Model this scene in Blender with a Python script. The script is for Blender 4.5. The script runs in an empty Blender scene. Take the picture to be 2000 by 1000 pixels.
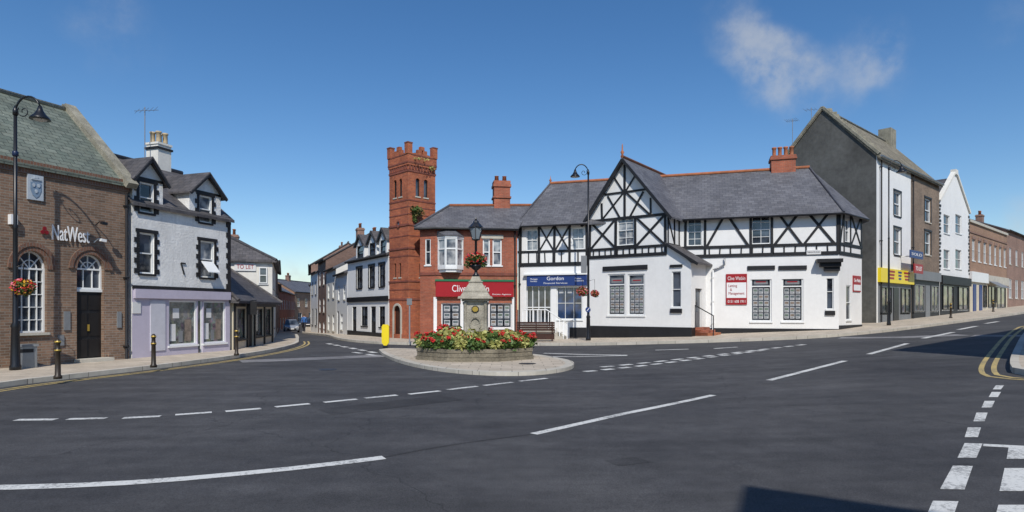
import bpy, math, random
from mathutils import Vector, Matrix
R=random.Random(7)
F=1192.;HZ=605.;CZ=1.7
sc=bpy.context.scene; COL=sc.collection
def sp(t): return .5*(t+math.sqrt(t*t+4))
def sst(a,b,x):
    t=max(0.,min(1.,(x-a)/(b-a)));return t*t*(3-2*t)
def g(x,y):
    z=.05*sp(x-3)-.013*sp(x-20)-.037*sp(x-58)
    w=1-sst(-9,0,x)
    return z+w*(-.028*(sp(y-38)-sp(y-75))+.01*(sp(y-75)-sp(y-140)))
def G(px,py):
    k=(px-1000)/F; s=(py-HZ)/F
    f=lambda Y: CZ-s*Y-g(k*Y,Y)
    Y=1.
    while f(Y)>0 and Y<300: Y+=.5
    a,b=Y-.5,Y
    for i in range(30):
        m=(a+b)/2
        if f(m)>0:a=m
        else:b=m
    return (k*b,b)
# ------------------------------------------------ materials
def base(name):
    m=bpy.data.materials.new(name);m.use_nodes=True
    n=m.node_tree.nodes;l=m.node_tree.links
    return m,n,l,n['Principled BSDF']
def c4(c,k=1): return (min(1,c[0]*k),min(1,c[1]*k),min(1,c[2]*k),1)
def noise(n,l,scale,src,detail=4,rough=.6):
    t=n.new('ShaderNodeTexNoise');t.inputs['Scale'].default_value=scale;t.inputs['Detail'].default_value=detail;t.inputs['Roughness'].default_value=rough
    l.new(src,t.inputs['Vector']);return t.outputs['Fac']
def mix(n,l,kind,fac,a,b):
    x=n.new('ShaderNodeMixRGB');x.blend_type=kind
    for i,v in zip((0,1,2),(fac,a,b)):
        if isinstance(v,(tuple,float,int)): x.inputs[i].default_value=v
        else: l.new(v,x.inputs[i])
    return x.outputs[0]
def mrange(n,l,v,a,b,c,d):
    x=n.new('ShaderNodeMapRange');l.new(v,x.inputs[0])
    for i,q in zip((1,2,3,4),(a,b,c,d)): x.inputs[i].default_value=q
    return x.outputs[0]
def pos(n): return n.new('ShaderNodeNewGeometry').outputs['Position']
def scalev(n,l,v,s):
    x=n.new('ShaderNodeVectorMath');x.operation='MULTIPLY';l.new(v,x.inputs[0]);x.inputs[1].default_value=s;return x.outputs[0]
def weather(n,l,col,var,scl,streak,dirt=(.25,.24,.22,1)):
    p=pos(n)
    f=mrange(n,l,noise(n,l,scl,p),.3,.7,1-var,1+var*.5)
    col=mix(n,l,'MULTIPLY',1.,col,f)
    f2=mrange(n,l,noise(n,l,scl*9,p,3),.3,.7,1-var*.5,1+var*.3)
    col=mix(n,l,'MULTIPLY',1.,col,f2)
    if streak>0:
        s=noise(n,l,1.,scalev(n,l,p,(4,4,.35)),5,.7)
        col=mix(n,l,'MIX',mrange(n,l,s,.5,.8,0,streak),col,dirt)
    return col
def bumpn(n,l,bs,h,st,dist=.01):
    b=n.new('ShaderNodeBump');b.inputs['Strength'].default_value=st;b.inputs['Distance'].default_value=dist
    l.new(h,b.inputs['Height']);l.new(b.outputs[0],bs.inputs['Normal'])
def M(name,col,rough=.8,var=.12,scl=.8,bump=.2,bsc=40,streak=0.,metal=0.,spec=.4,dirt=(.25,.24,.22,1),dist=.01):
    m,n,l,b=base(name)
    c=weather(n,l,c4(col),var,scl,streak,dirt)
    l.new(c,b.inputs['Base Color'])
    b.inputs['Roughness'].default_value=rough;b.inputs['Metallic'].default_value=metal
    b.inputs['Specular IOR Level'].default_value=spec
    if bump>0: bumpn(n,l,b,noise(n,l,bsc,pos(n),4),bump,dist)
    return m
def BR(name,c1,c2,mort,bw=.225,rh=.075,ms=.008,rough=.85,bump=.5,var=.2,scl=.6,streak=.15,dirt=(.1,.09,.08,1),dist=.01,off=.5,rowvar=0):
    m,n,l,b=base(name)
    uv=n.new('ShaderNodeUVMap').outputs[0]
    t=n.new('ShaderNodeTexBrick');l.new(uv,t.inputs['Vector'])
    t.inputs['Color1'].default_value=c4(c1);t.inputs['Color2'].default_value=c4(c2);t.inputs['Mortar'].default_value=c4(mort)
    t.inputs['Scale'].default_value=1;t.inputs['Brick Width'].default_value=bw;t.inputs['Row Height'].default_value=rh
    t.inputs['Mortar Size'].default_value=ms;t.inputs['Mortar Smooth'].default_value=.2;t.inputs['Bias'].default_value=0;t.offset=off
    c=weather(n,l,t.outputs['Color'],var,scl,streak,dirt)
    l.new(c,b.inputs['Base Color']);b.inputs['Roughness'].default_value=rough
    inv=mrange(n,l,t.outputs['Fac'],0,1,1,0)
    bumpn(n,l,b,inv,bump,dist)
    return m
bank_brick=BR('bank_brick',(.17,.105,.07),(.28,.17,.11),(.28,.245,.2),var=.25,streak=.12)
bank_arch=BR('bank_arch_brick',(.17,.08,.05),(.2,.1,.065),(.2,.17,.14),bw=.08,rh=.23,var=.2)
red_brick=BR('red_brick',(.33,.08,.04),(.43,.12,.06),(.28,.18,.13),var=.28,streak=.25)
tower_brick=BR('tower_brick',(.35,.085,.038),(.49,.135,.055),(.3,.16,.1),var=.32,streak=.4,dirt=(.085,.045,.035,1))
tower_band=BR('tower_band',(.19,.05,.035),(.26,.07,.045),(.2,.1,.07),var=.25)
brown_brick=BR('brown_brick',(.2,.135,.095),(.28,.195,.14),(.25,.22,.17),var=.3,streak=.3)
orange_brick=BR('orange_brick',(.3,.16,.095),(.38,.21,.13),(.32,.26,.2),var=.18)
far_brick=BR('far_brick',(.24,.13,.1),(.32,.18,.13),(.27,.22,.18),var=.25)
dark_brick=BR('dark_brick',(.15,.085,.065),(.21,.12,.09),(.2,.16,.13),var=.25)
slate=BR('slate',(.1,.1,.112),(.15,.15,.163),(.045,.045,.05),bw=.3,rh=.2,ms=.008,rough=.6,bump=.4,var=.25,scl=.7,streak=.25,dirt=(.19,.175,.15,1))
slate_dark=BR('slate_dark',(.07,.066,.07),(.115,.107,.11),(.03,.03,.03),bw=.3,rh=.2,ms=.009,rough=.7,bump=.4,var=.3,streak=.3,dirt=(.16,.13,.1,1))
green_slate=BR('green_slate',(.11,.135,.11),(.175,.2,.165),(.05,.06,.05),bw=.32,rh=.19,ms=.012,rough=.75,bump=.6,var=.3,scl=.8,streak=.4,dirt=(.24,.24,.17,1))
moss_slate=BR('moss_slate',(.19,.165,.12),(.27,.24,.18),(.08,.07,.05),bw=.35,rh=.22,ms=.012,rough=.9,bump=.6,var=.4,scl=1.5,streak=.4,dirt=(.13,.14,.06,1))
white=M('white_render',(.8,.8,.785),.75,.06,.6,.25,25,.16,dirt=(.55,.54,.5,1))
white_rough=M('rough_white_render',(.8,.79,.76),.85,.14,1.6,.7,14,.3,dirt=(.38,.36,.33,1),dist=.025)
white_old=M('old_white_render',(.74,.72,.66),.8,.1,.8,.3,20,.3,dirt=(.45,.42,.34,1))
black=M('black_paint',(.016,.016,.018),.5,.3,2,.1,30)
blackm=M('black_metal',(.01,.011,.014),.35,.2,2,.05,30,spec=.5)
bollm=M('bollard_paint',(.035,.024,.014),.4,.3,2,.05,30,spec=.5)
whitep=M('white_gloss_paint',(.76,.77,.76),.4,.05,2,.05,30)
pebble=M('grey_pebbledash',(.125,.125,.118),.95,.35,.5,1.,60,.45,dirt=(.065,.065,.057,1),dist=.02)
lilac=M('lilac_paint',(.5,.46,.55),.6,.08,1,.1,20,.1)
stone=M('weathered_stone',(.4,.37,.3),.9,.35,2.4,.9,18,.4,dirt=(.15,.14,.11,1),dist=.03)
planterst=M('mossy_planter_stone',(.24,.21,.155),.95,.45,2.2,1.,16,.6,dirt=(.075,.07,.05,1),dist=.03)
coping=M('mossy_stone_coping',(.3,.28,.22),.95,.4,2.5,.8,15,.4,dirt=(.11,.12,.07,1),dist=.03)
palestone=M('pale_stone',(.5,.47,.4),.9,.15,2,.4,20,.2)
terra=M('terracotta',(.42,.15,.07),.8,.3,3,.4,20,.3,dirt=(.2,.15,.1,1))
yellowpot=M('buff_chimney_pot',(.48,.38,.24),.85,.25,3,.2,20)
redsign=M('red_sign',(.34,.012,.018),.4,.08,1,0)
bluesign=M('blue_sign',(.018,.045,.18),.4,.08,1,0)
yellowsign=M('yellow_sign',(.82,.64,.02),.35,.05,1,0)
greenp=M('green_paint',(.02,.16,.07),.4,.05,1,0)
letter=M('white_lettering',(.8,.8,.8),.4,.02,1,0)
cream=M('cream_paint',(.6,.53,.4),.6,.1,1,.1)
greyp=M('grey_paint',(.2,.21,.22),.5,.12,1,.1)
lead=M('grey_metal',(.3,.31,.32),.4,.1,2,.1,metal=.6)
gold=M('gold_paint',(.55,.38,.08),.35,.1,2,0,metal=.5)
wood=M('dark_wood',(.055,.022,.014),.6,.3,3,.2,30)
soil=M('soil',(.05,.035,.025),1,.3,4,.5,30)
crest=M('crest_stone',(.45,.5,.55),.6,.1,3,.2);crestb=M('crest_blue_grey',(.2,.28,.38),.6,.1,3,.2)
def glassmat(name,c1,c2,scl=1.3):
    m,n,l,b=base(name)
    f=mrange(n,l,noise(n,l,scl,pos(n),2,.5),.38,.62,0,1)
    l.new(mix(n,l,'MIX',f,c4(c1),c4(c2)),b.inputs['Base Color'])
    b.inputs['Roughness'].default_value=.04;b.inputs['Specular IOR Level'].default_value=.9
    return m
glass=glassmat('window_glass',(.012,.015,.02),(.08,.1,.13))  # paler noise patches in the colour stand in for reflections on the panes
glass_cur=glassmat('curtained_glass',(.08,.1,.13),(.42,.43,.43),2.2)
glass_blue=glassmat('blue_poster_glass',(.01,.02,.05),(.02,.06,.17),2)
def dispmat(name):
    m,n,l,b=base(name)
    v=n.new('ShaderNodeTexVoronoi');v.inputs['Scale'].default_value=6;v.distance='CHEBYCHEV';l.new(scalev(n,l,pos(n),(1,1,.7)),v.inputs['Vector'])
    f=noise(n,l,1.8,pos(n),5,.7)
    hsv=n.new('ShaderNodeHueSaturation');hsv.inputs['Saturation'].default_value=.4;hsv.inputs['Value'].default_value=.75;l.new(v.outputs['Color'],hsv.inputs['Color'])
    c=mix(n,l,'MULTIPLY',.7,hsv.outputs[0],(.6,.56,.5,1))
    c=mix(n,l,'MIX',mrange(n,l,f,.42,.56,0,.92),(.035,.045,.045,1),c)
    l.new(mix(n,l,'MIX',.55,c,(.05,.06,.06,1)),b.inputs['Base Color']);b.inputs['Roughness'].default_value=.06;b.inputs['Specular IOR Level'].default_value=.8
    return m
display=dispmat('shop_display')
def leafm(name,a,b_):
    m,n,l,b=base(name)
    f=noise(n,l,9,pos(n),2)
    l.new(mix(n,l,'MIX',mrange(n,l,f,.35,.65,0,1),c4(a),c4(b_)),b.inputs['Base Color']);b.inputs['Roughness'].default_value=.6
    return m
leafg=leafm('green_leaves',(.035,.08,.015),(.11,.17,.035))
leafy=leafm('golden_leaves',(.25,.27,.06),(.48,.45,.16))
leafb=leafm('dry_leaves',(.1,.12,.03),(.3,.2,.08))
redfl=leafm('red_petals',(.5,.01,.015),(.65,.03,.03))
pinkfl=leafm('pink_petals',(.6,.1,.25),(.7,.3,.1))
yelfl=leafm('yellow_petals',(.7,.5,.03),(.7,.35,.02))
bark=M('bark',(.1,.07,.05),.9,.3,3,.6,20)
def asphalt(name,k,tint=(1,1,1)):
    m,n,l,b=base(name);p=pos(n)
    c=mix(n,l,'MIX',mrange(n,l,noise(n,l,.25,p,6,.7),.35,.65,0,1),c4((.045*tint[0],.045*tint[1],.048*tint[2]),k),c4((.074*tint[0],.073*tint[1],.074*tint[2]),k))
    c=mix(n,l,'MULTIPLY',1.,c,mrange(n,l,noise(n,l,2.2,p,5,.75),.3,.7,.8,1.22))
    c=mix(n,l,'MULTIPLY',1.,c,mrange(n,l,noise(n,l,70,p,3,.8),.3,.7,.5,1.55))
    s=noise(n,l,1.,scalev(n,l,p,(.25,1.6,1)),4,.6)
    c=mix(n,l,'MULTIPLY',1.,c,mrange(n,l,s,.35,.7,.82,1.22))
    v=n.new('ShaderNodeTexVoronoi');v.feature='DISTANCE_TO_EDGE';v.inputs['Scale'].default_value=.16
    wv=n.new('ShaderNodeVectorMath');wv.operation='ADD';l.new(p,wv.inputs[0])
    nn=n.new('ShaderNodeTexNoise');nn.inputs['Scale'].default_value=1.2;nn.inputs['Detail'].default_value=5;l.new(p,nn.inputs['Vector']);l.new(nn.outputs['Color'],wv.inputs[1]);l.new(wv.outputs[0],v.inputs['Vector'])
    cr=mrange(n,l,v.outputs['Distance'],0,.003,.6,1)
    c=mix(n,l,'MULTIPLY',1.,c,cr)
    v2=n.new('ShaderNodeTexVoronoi');v2.inputs['Scale'].default_value=2.2;l.new(p,v2.inputs['Vector'])
    c=mix(n,l,'MIX',mrange(n,l,v2.outputs['Distance'],.015,.03,.4,0),c,(.16,.16,.16,1))
    l.new(c,b.inputs['Base Color']);b.inputs['Roughness'].default_value=.82;b.inputs['Specular IOR Level'].default_value=.3
    bumpn(n,l,b,noise(n,l,110,p,3,.7),.6,.006)
    return m
asph=asphalt('asphalt',1.);asph_pale=asphalt('pale_asphalt',3.4,(1,.99,.97));asph_dark=asphalt('dark_asphalt_repair',.72)
def linemat(name,col):
    m,n,l,b=base(name);p=pos(n)
    f=noise(n,l,25,p,6,.75)
    f2=noise(n,l,1.5,p,3)
    w=n.new('ShaderNodeMath');w.operation='ADD';l.new(f,w.inputs[0]);l.new(mrange(n,l,f2,.3,.7,-.06,.16),w.inputs[1])
    c=mix(n,l,'MIX',mrange(n,l,w.outputs[0],.54,.7,0,.8),c4(col),(.09,.09,.09,1))
    l.new(c,b.inputs['Base Color']);b.inputs['Roughness'].default_value=.7
    return m
wline=linemat('white_road_paint',(.62,.62,.59));yline=linemat('yellow_road_paint_worn',(.5,.38,.14))
paving=BR('paving_slabs',(.45,.385,.3),(.54,.465,.37),(.27,.23,.18),bw=.6,rh=.45,ms=.012,var=.18,scl=1.2,streak=.1,bump=.3)
kerbm=BR('kerb_stone',(.48,.45,.38),(.55,.51,.44),(.22,.2,.17),bw=.9,rh=5,ms=.012,var=.18,bump=.3)
grassm=M('rough_grass',(.06,.08,.03),1,.3,.3,.5,10)
# ------------------------------------------------ mesh builder
WP={}
class MB:
    def __init__(s,fr=None): s.v=[];s.f=[];s.m=[];s.s=[];s.fr=fr
    def face(s,pts,m=0,smooth=False):
        i=len(s.v);s.v+= [Vector(p) for p in pts];s.f.append(list(range(i,i+len(pts))));s.m.append(m);s.s.append(smooth)
    def hexa(s,p,m=0):
        i=len(s.v);s.v+=[Vector(q) for q in p]
        for q in ((0,3,2,1),(4,5,6,7),(0,1,5,4),(1,2,6,5),(2,3,7,6),(3,0,4,7)):
            s.f.append([i+k for k in q]);s.m.append(m);s.s.append(False)
    def box(s,u0,u1,w0,w1,z0,z1,m=0):
        P=s.fr.P
        s.hexa([P(u0,w1,z0),P(u1,w1,z0),P(u1,w0,z0),P(u0,w0,z0),P(u0,w1,z1),P(u1,w1,z1),P(u1,w0,z1),P(u0,w0,z1)],m)
    def slab(s,pts,th,m=0,dirv=(0,0,-1)):
        d=Vector(dirv)*th;pts=[Vector(p) for p in pts];q=[p+d for p in pts];n=len(pts)
        s.face(pts,m);s.face(q[::-1],m)
        for i in range(n): s.face([pts[i],q[i],q[(i+1)%n],pts[(i+1)%n]],m)
    def bar(s,p,q,side,hw,hh,m=0):
        p=Vector(p);q=Vector(q);a=(q-p).normalized();sd=Vector(side);sd=(sd-a*sd.dot(a)).normalized();up=a.cross(sd)
        A=sd*hw;B=up*hh
        s.hexa([p-A-B,p+A-B,p+A+B,p-A+B,q-A-B,q+A-B,q+A+B,q-A+B],m)
    def beam(s,a,b,wd,w0=0,w1=.035,m=0):
        fr=s.fr;a=fr.P(a[0],0,a[1]);b=fr.P(b[0],0,b[1]);ax=(b-a).normalized();sd=fr.n.cross(ax).normalized()*wd/2
        n0=fr.n*w0;n1=fr.n*w1
        s.hexa([a-sd+n0,a+sd+n0,a+sd+n1,a-sd+n1,b-sd+n0,b+sd+n0,b+sd+n1,b-sd+n1],m)
    def lathe(s,c,prof,n=12,m=0,smooth=True,rot=0.,cap=True):
        c=Vector(c);i0=len(s.v)
        for r,z in prof:
            for k in range(n):
                a=rot+2*math.pi*k/n;s.v.append(c+Vector((r*math.cos(a),r*math.sin(a),z)))
        for j in range(len(prof)-1):
            for k in range(n):
                a=i0+j*n+k;b=i0+j*n+(k+1)%n
                s.f.append([a,b,b+n,a+n]);s.m.append(m);s.s.append(smooth)
        if cap:
            s.f.append([i0+k for k in range(n)][::-1]);s.m.append(m);s.s.append(False)
            j=i0+(len(prof)-1)*n;s.f.append([j+k for k in range(n)]);s.m.append(m);s.s.append(False)
    def tube(s,path,r,n=8,m=0):
        path=[Vector(p) for p in path];i0=len(s.v);N=len(path)
        rr=r if isinstance(r,(list,tuple)) else [r]*N
        for j,p in enumerate(path):
            t=(path[min(j+1,N-1)]-path[max(j-1,0)]).normalized()
            a=Vector((0,0,1)) if abs(t.z)<.9 else Vector((0,1,0))
            x=t.cross(a).normalized();y=t.cross(x)
            for k in range(n):
                an=2*math.pi*k/n;s.v.append(p+x*(rr[j]*math.cos(an))+y*(rr[j]*math.sin(an)))
        for j in range(N-1):
            for k in range(n):
                a=i0+j*n+k;b=i0+j*n+(k+1)%n
                s.f.append([a,b,b+n,a+n]);s.m.append(m);s.s.append(True)
        s.f.append([i0+k for k in range(n)]);s.m.append(m);s.s.append(False)
        s.f.append([i0+(N-1)*n+k for k in range(n)]);s.m.append(m);s.s.append(False)
def mkmesh(mb,name,mats,c):
    me=bpy.data.meshes.new(name)
    me.from_pydata([v-c for v in mb.v],[],mb.f)
    for m in mats: me.materials.append(m)
    uv=me.uv_layers.new(name='UVMap')
    for i,p in enumerate(me.polygons):
        p.material_index=mb.m[i];p.use_smooth=mb.s[i]
        n=p.normal
        if abs(n.z)>.985 or n.length<.1: t=Vector((1,0,0));b=Vector((0,1,0))
        else:
            t=Vector((0,0,1)).cross(n).normalized();b=n.cross(t)
        for li in p.loop_indices:
            q=mb.v[me.loops[li].vertex_index];uv.data[li].uv=(q.dot(t),q.dot(b))
    return me
def part(mb,name,mats,parent=None,label=None,**kw):
    if not isinstance(mats,(list,tuple)): mats=[mats]
    if not mb.v: return None
    lo=Vector([min(v[i] for v in mb.v) for i in range(3)]);hi=Vector([max(v[i] for v in mb.v) for i in range(3)])
    c=(lo+hi)/2
    if parent is None: c.z=lo.z
    o=bpy.data.objects.new(name,mkmesh(mb,name,mats,c));COL.objects.link(o);WP[o]=c
    if parent is not None: o.parent=parent;o.location=c-WP[parent]
    else: o.location=c
    if label:o['label']=label
    for k,v in kw.items():o[k]=v
    return o
def root(name,loc,label,cat,group=None):
    o=bpy.data.objects.new(name,None);o.empty_display_size=.3;COL.objects.link(o);o.location=Vector(loc);WP[o]=Vector(loc)
    o['label']=label;o['category']=cat
    if group:o['group']=group
    return o
class Fr:
    def __init__(s,a,b):
        s.o=Vector((a[0],a[1],0));d=Vector((b[0]-a[0],b[1]-a[1],0));s.L=d.length;s.u=d.normalized();s.n=Vector((s.u.y,-s.u.x,0))
    def P(s,u,w,z): return s.o+s.u*u+s.n*w+Vector((0,0,z))
    def ux(s,px,w=0):
        o=s.o+s.n*w;k=(px-1000)/F;return (k*o.y-o.x)/(s.u.x-k*s.u.y)
    def uz(s,px,py,w=0):
        u=s.ux(px,w);return (u,CZ+(HZ-py)/F*(s.o+s.n*w+s.u*u).y)
    def rect(s,x0,y0,x1,y1,w=0):
        u0=s.ux(x0,w);u1=s.ux(x1,w);Y=(s.o+s.n*w+s.u*((u0+u1)/2)).y
        return (u0,u1,CZ+(HZ-y1)/F*Y,CZ+(HZ-y0)/F*Y)
def arcpts(h,rise,n=12):
    u0,u1,z0,z1=h;uc=(u0+u1)/2;r=(u1-u0)/2
    return [(uc-r*math.cos(math.pi*i/n),z1-rise+rise*math.sin(math.pi*i/n)) for i in range(n+1)]
def sheet(mb,fr,u0,u1,z0,z1,holes=(),depth=.12,m=0,w=0):
    hs=[h for h in holes]
    us=sorted(set([u0,u1]+[h[0] for h in hs if u0<h[0]<u1]+[h[1] for h in hs if u0<h[1]<u1]))
    zs=sorted(set([z0,z1]+[h[2] for h in hs if z0<h[2]<z1]+[h[3] for h in hs if z0<h[3]<z1]))
    for a,b in zip(us,us[1:]):
        for c,d in zip(zs,zs[1:]):
            x=(a+b)/2;y=(c+d)/2
            if any(h[0]<x<h[1] and h[2]<y<h[3] for h in hs): continue
            mb.face([fr.P(a,w,c),fr.P(b,w,c),fr.P(b,w,d),fr.P(a,w,d)],m)
    for h in hs:
        a,b,c,d=h[:4];rise=h[4] if len(h)>4 else 0
        P=fr.P;t=d-rise
        mb.face([P(a,w,c),P(a,w,t),P(a,w-depth,t),P(a,w-depth,c)],m)
        mb.face([P(b,w,c),P(b,w-depth,c),P(b,w-depth,t),P(b,w,t)],m)
        mb.face([P(a,w,c),P(a,w-depth,c),P(b,w-depth,c),P(b,w,c)],m)
        if rise:
            ap=arcpts((a,b,c,d),rise)
            for p,q in zip(ap,ap[1:]):
                mb.face([P(p[0],w,p[1]),P(q[0],w,q[1]),P(q[0],w,d),P(p[0],w,d)],m)
                mb.face([P(p[0],w,p[1]),P(p[0],w-depth,p[1]),P(q[0],w-depth,q[1]),P(q[0],w,q[1])],m)
        else: mb.face([P(a,w,d),P(b,w,d),P(b,w-depth,d),P(a,w-depth,d)],m)
def body(mb,fr,u0,u1,z0,z1,depth,ridge=None,m=0,front=False,w=0):
    P=fr.P;d=w-depth
    mb.face([P(u0,d,z0),P(u0,w,z0),P(u0,w,z1),P(u0,d,z1)],m)
    mb.face([P(u1,w,z0),P(u1,d,z0),P(u1,d,z1),P(u1,w,z1)],m)
    mb.face([P(u1,d,z0),P(u0,d,z0),P(u0,d,z1),P(u1,d,z1)],m)
    if ridge:
        for u in (u0,u1): mb.face([P(u,w,z1),P(u,w-ridge[0],ridge[1]),P(u,d,z1)],m)
def roof(fr,rt,u0,u1,zE,zR,setb,depth,mat,ov=.25,hl=0,hr=0,ovs=.08,th=.1,w=0,ridgem=None,label=None):
    mb=MB(fr);P=fr.P
    sl=(zR-zE)/setb;sb=(zR-zE)/(depth-setb);ze=zE-ov*sl;zb=zE-ov*sb
    a=u0-(ov if hl else ovs);b=u1+(ov if hr else ovs);ra=u0+hl if hl else a;rb=u1-hr if hr else b
    fl=P(a,w+ov,ze);fr_=P(b,w+ov,ze);R0=P(ra,w-setb,zR);R1=P(rb,w-setb,zR);bl=P(a,w-depth-ov,zb);br=P(b,w-depth-ov,zb)
    mb.slab([fl,fr_,R1,R0],th);mb.slab([br,bl,R0,R1],th)
    if hl: mb.slab([bl,fl,R0],th)
    if hr: mb.slab([fr_,br,R1],th)
    o=part(mb,'roof',mat,rt,label)
    if ridgem:
        m2=MB(fr);m2.tube([R0+Vector((0,0,.02)),R1+Vector((0,0,.02))],.09,8)
        if hl: m2.tube([fl+Vector((0,0,.02)),R0+Vector((0,0,.02))],.07,8)
        if hr: m2.tube([fr_+Vector((0,0,.02)),R1+Vector((0,0,.02))],.07,8)
        part(m2,'ridge_tiles',ridgem,o)
    return o
def gutter(fr,rt,u0,u1,z,w=.3,mat=None):
    mb=MB(fr);mb.tube([fr.P(u0,w,z),fr.P(u1,w,z)],.06,8);return part(mb,'gutter',mat or black,rt)
def pipe(fr,rt,u,z0,z1,w=.08,mat=None):
    mb=MB(fr);mb.tube([fr.P(u,w,z0),fr.P(u,w,z1)],.04,8)
    for z in (z0+.5,(z0+z1)/2,z1-.4): mb.box(u-.06,u+.06,.0,w+.05,z,z+.05)
    return part(mb,'drainpipe',mat or black,rt)
def window(fr,rt,rc,cols=2,rows=2,gl=None,fm=None,depth=.1,bw=.05,bb=.025,sill=True,sillm=None,w=0,rise=0,name='window',rail=True,sd=.05,label=None):
    u0,u1,z0,z1=rc[:4];mb=MB(fr);P=fr.P;W=w-depth
    if rise:
        ap=arcpts(rc[:4],rise);mb.face([P(u0,W,z0),P(u1,W,z0)]+[P(p[0],W,p[1]) for p in ap[::-1]])
    else: mb.face([P(u0,W,z0),P(u1,W,z0),P(u1,W,z1),P(u0,W,z1)])
    o=part(mb,name,gl or glass,rt,label)
    f=MB(fr);t=z1-rise
    f.box(u0,u0+bw,W+.003,W+.06,z0,t);f.box(u1-bw,u1,W+.003,W+.06,z0,t)
    f.box(u0+bw,u1-bw,W+.003,W+.058,z0,z0+bw)
    if rise:
        for p,q in zip(ap,ap[1:]): f.beam(p,q,bw*1.6,W+.003,W+.06)
        f.box(u0+bw,u1-bw,W+.003,W+.058,t-bw/2,t+bw/2)
        uc=(u0+u1)/2
        for an in (45,90,135):
            f.beam((uc,t),(uc-(u1-u0)/2*math.cos(math.radians(an))*.95,t+rise*math.sin(math.radians(an))*.95),bb,W+.003,W+.045)
        q=[(uc-(u1-u0)/4*math.cos(math.pi*i/8),t+rise/2*math.sin(math.pi*i/8)) for i in range(9)]
        for a,b in zip(q,q[1:]): f.beam(a,b,bb,W+.003,W+.043)
    else: f.box(u0+bw,u1-bw,W+.003,W+.058,z1-bw,z1)
    for i in range(1,cols):
        u=u0+(u1-u0)*i/cols;f.box(u-bb/2,u+bb/2,W+.003,W+.045,z0+bw,t-(bw if not rise else 0))
    for j in range(1,rows):
        z=z0+(t-z0)*j/rows;b2=bw*.8 if (rail and rows%2==0 and j==rows//2) else bb
        f.box(u0+bw,u1-bw,W+.003,W+(.062 if b2>bb else .04),z-b2/2,z+b2/2)
    part(f,'frame',fm or whitep,o)
    if sill:
        s=MB(fr);s.box(u0-.05,u1+.05,W,w+sd,z0-.07,z0-.002);part(s,'sill',sillm or whitep,o)
    return o
def text(fr,rt,s,rc,mat,w=.01,ext=.008,name='lettering',fit=True):
    u0,u1,z0,z1=rc
    cu=bpy.data.curves.new('t','FONT');cu.body=s;cu.extrude=.02;cu.resolution_u=3
    ob=bpy.data.objects.new('t',cu);COL.objects.link(ob);bpy.context.view_layer.update()
    me=bpy.data.meshes.new_from_object(ob.evaluated_get(bpy.context.evaluated_depsgraph_get()))
    bpy.data.objects.remove(ob)
    xs=[v.co.x for v in me.vertices];ys=[v.co.y for v in me.vertices]
    x0,x1,y0,y1=min(xs),max(xs),min(ys),max(ys);k=(z1-z0)/(y1-y0);kx=(u1-u0)/(x1-x0)
    if not fit:kx=k
    mb=MB(fr)
    mb.v=[fr.P(u0+(v.co.x-x0)*kx,w+ext*(1 if v.co.z>0 else 0),z0+(v.co.y-y0)*k) for v in me.vertices]
    mb.f=[list(p.vertices) for p in me.polygons];mb.m=[0]*len(mb.f);mb.s=[False]*len(mb.f)
    bpy.data.meshes.remove(me)
    return part(mb,name,mat,rt)
def panel(fr,rt,rc,mat,w0=0,w1=.03,name='sign_board',label=None):
    mb=MB(fr);mb.box(rc[0],rc[1],w0,w1,rc[2],rc[3]);return part(mb,name,mat,rt,label)
def posters(fr,par,rc,cols,rows,w,mats,gap=.25,name='poster'):
    u0,u1,z0,z1=rc;cw=(u1-u0)/cols;rh=(z1-z0)/rows
    for i in range(cols):
        mb=MB(fr)
        for j in range(rows):
            a=u0+cw*(i+gap/2);b=u0+cw*(i+1-gap/2);c=z0+rh*(j+gap*.4);d=z0+rh*(j+1-gap*.4)
            mb.box(a,b,w,w+.004,c,d,0)
            mb.box(a+(b-a)*.1,b-(b-a)*.1,w+.005,w+.007,c+(d-c)*.42,c+(d-c)*.85,R.choice((1,2,4)))
            mb.box(a+(b-a)*.1,b-(b-a)*.3,w+.005,w+.0065,c+(d-c)*.12,c+(d-c)*.26,3)
        part(mb,name,mats,par)
photoa=M('photo_print_dark',(.12,.15,.16),.4,.5,6,0);photob=M('photo_print_warm',(.25,.2,.16),.4,.5,6,0);photoc=M('photo_print_green',(.17,.22,.18),.4,.5,6,0);paper=M('paper',(.46,.47,.48),.5,.18,4,0)
notice=M('white_notice',(.68,.68,.67),.5,.06,2,0)
PM=[paper,photoa,photob,greyp,photoc]
def leaves(mb,c,rx,rz,n,s,m=0,zmin=None,shell=.5):
    c=Vector(c)
    for i in range(n):
        d=Vector((R.gauss(0,1),R.gauss(0,1),R.gauss(0,1))).normalized()*(shell+(1-shell)*R.random())
        p=c+Vector((d.x*rx,d.y*rx,d.z*rz))
        if zmin is not None and p.z<zmin: p.z=zmin+R.random()*.05
        a=Vector((R.gauss(0,1),R.gauss(0,1),R.gauss(0,.6))).normalized();b=a.cross(Vector((R.gauss(0,1),R.gauss(0,1),R.gauss(0,1)))).normalized()
        k=s*(.6+.8*R.random());mb.face([p-a*k,p-b*k*.6,p+a*k,p+b*k*.6],m)
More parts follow.
